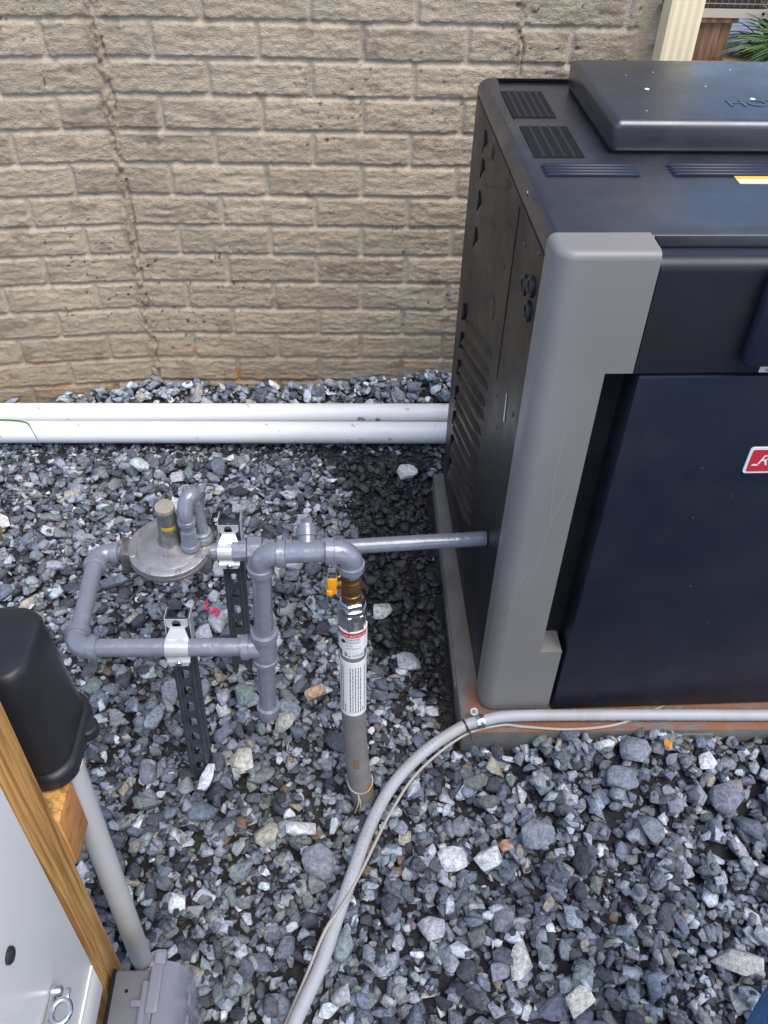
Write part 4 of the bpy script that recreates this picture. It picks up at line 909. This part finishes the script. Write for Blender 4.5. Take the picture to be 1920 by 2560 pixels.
V, F = loft([rr_ring(ACX, ACY, AHX, AHY, .22, 1.03, 14), rr_ring(ACX, ACY, AHX, AHY, .22, 1.09, 14)]); obj('top_cover', V, F, M_ac, ac, 30)
mb = MB(); rr = np.random.default_rng(21); bx, by = 2.52, 3.02
for k in range(900):
    a = float(rr.uniform(0, 2 * math.pi)); el = float(rr.uniform(.15, 1.25)); l = float(rr.uniform(.18, .45)); r0 = .14 * rr.random(); c0 = Vector((bx + r0 * math.cos(a), by + r0 * math.sin(a), .0)); d = Vector((math.cos(a) * math.cos(el), math.sin(a) * math.cos(el), math.sin(el))); dr = .30 * l
    V, F = blade([c0, c0 + d * l * .5 + Vector((0, 0, .03)), c0 + d * l - Vector((0, 0, dr * .6))], .004); mb.add(V, F)
tag(mb.build('grass_clump', M_grass, smooth=False), 'dense clump of long green grass beside the air conditioner', 'ornamental grass')
mb = MB()
for (x, y, z, a) in ((2.25, 3.15, .02, .3), (2.28, 3.11, .03, 1.0), (2.31, 3.12, .015, 2.0)):
    V = [(x + .045 * math.cos(t + a) * (1 + .3 * math.sin(3 * t)), y + .032 * math.sin(t + a), z + .018 * math.sin(2 * t + a)) for t in np.linspace(0, 2 * math.pi, 12, endpoint=False).tolist()]; mb.add(V, [tuple(range(12))])
tag(mb.build('dead_leaf', M_leaf, smooth=False), 'crumpled brown dead leaf on the terracotta path by the grass', 'leaf')

# ================================================================== PERSON (a trouser leg just inside the frame)
per = thing('person', 'person in blue jeans standing at the lower right corner', 'person', (.75, -1.62, 0))
def leg_rings(cx, cy, s=1):
    P_ = [(cx, cy, .07), (cx, cy, .13), (cx + .002, cy - .004, .28), (cx, cy - .01, .42), (cx + .004, cy - .012, .52), (cx + .01, cy - .03, .66), (cx + .012, cy - .05, .82)]
    return P_, [.058, .056, .062, .066, .072, .082, .092]
me = bpy.data.meshes.new('body'); bm = bmesh.new()
LP = [(0, 0, .06), (0, 0, .12), (.004, .0, .28), (.0, .012, .45), (.005, -.01, .64), (.04, -.05, .84)]
LX0, LY0 = .612, -1.622; RX0, RY0 = .90, -1.86
RD1 = [.055, .056, .064, .068, .080, .095]
va = [bm.verts.new((LX0 + x, LY0 + y, z)) for x, y, z in LP]; vb_ = [bm.verts.new((RX0 - x, RY0 + y, z)) for x, y, z in LP]
hip = bm.verts.new((.78, -1.80, .92)); ws = bm.verts.new((.79, -1.83, 1.05)); ch = bm.verts.new((.80, -1.85, 1.30)); nk = bm.verts.new((.80, -1.85, 1.48)); hd = bm.verts.new((.80, -1.83, 1.62)); hd2 = bm.verts.new((.80, -1.82, 1.74))
sl = bm.verts.new((.64, -1.86, 1.40)); el1 = bm.verts.new((.58, -1.90, 1.14)); wr = bm.verts.new((.58, -1.90, .93)); sr = bm.verts.new((1.05, -1.81, 1.40)); el2 = bm.verts.new((1.12, -1.86, 1.14)); wr2 = bm.verts.new((1.14, -1.80, .93))
for ch_ in (va, vb_):
    for q in range(len(ch_) - 1): bm.edges.new((ch_[q], ch_[q + 1]))
    bm.edges.new((ch_[-1], hip))
for a, b in ((hip, ws), (ws, ch), (ch, nk), (nk, hd), (hd, hd2), (ch, sl), (sl, el1), (el1, wr), (ch, sr), (sr, el2), (el2, wr2)): bm.edges.new((a, b))
allv = va + vb_ + [hip, ws, ch, nk, hd, hd2, sl, el1, wr, sr, el2, wr2]; rads = RD1 + RD1 + [.15, .14, .16, .06, .09, .07, .06, .045, .035, .06, .045, .035]
bm.verts.index_update(); idx = [v.index for v in allv]; bm.to_mesh(me); bm.free()
body = bpy.data.objects.new('body', me); col.objects.link(body); me.materials.append(M_denim)
md = body.modifiers.new('skin', 'SKIN')
if not me.skin_vertices: me.skin_vertices.new()
sv_ = me.skin_vertices[0].data
order = {i: r for i, r in zip(idx, rads)}
for i in range(len(me.vertices)): sv_[i].radius = (order[i], order[i]); sv_[i].use_root = (i == idx[12])
md2 = body.modifiers.new('sub', 'SUBSURF'); md2.levels = 2; md2.render_levels = 2; md.use_smooth_shade = True
body.parent = per; body.matrix_parent_inverse = per.matrix_world.inverted()
for (x, y) in ((LX0, LY0), (RX0, RY0)):
    V, F = loft([rr_ring(x, y + .02, .052, .12, .045, .0, 6), rr_ring(x, y + .02, .054, .122, .045, .03, 6), rr_ring(x, y + .01, .045, .09, .04, .065, 6), rr_ring(x, y + .0, .04, .055, .035, .10, 6)]); obj('shoe', V, F, M_shoe, per, 50)
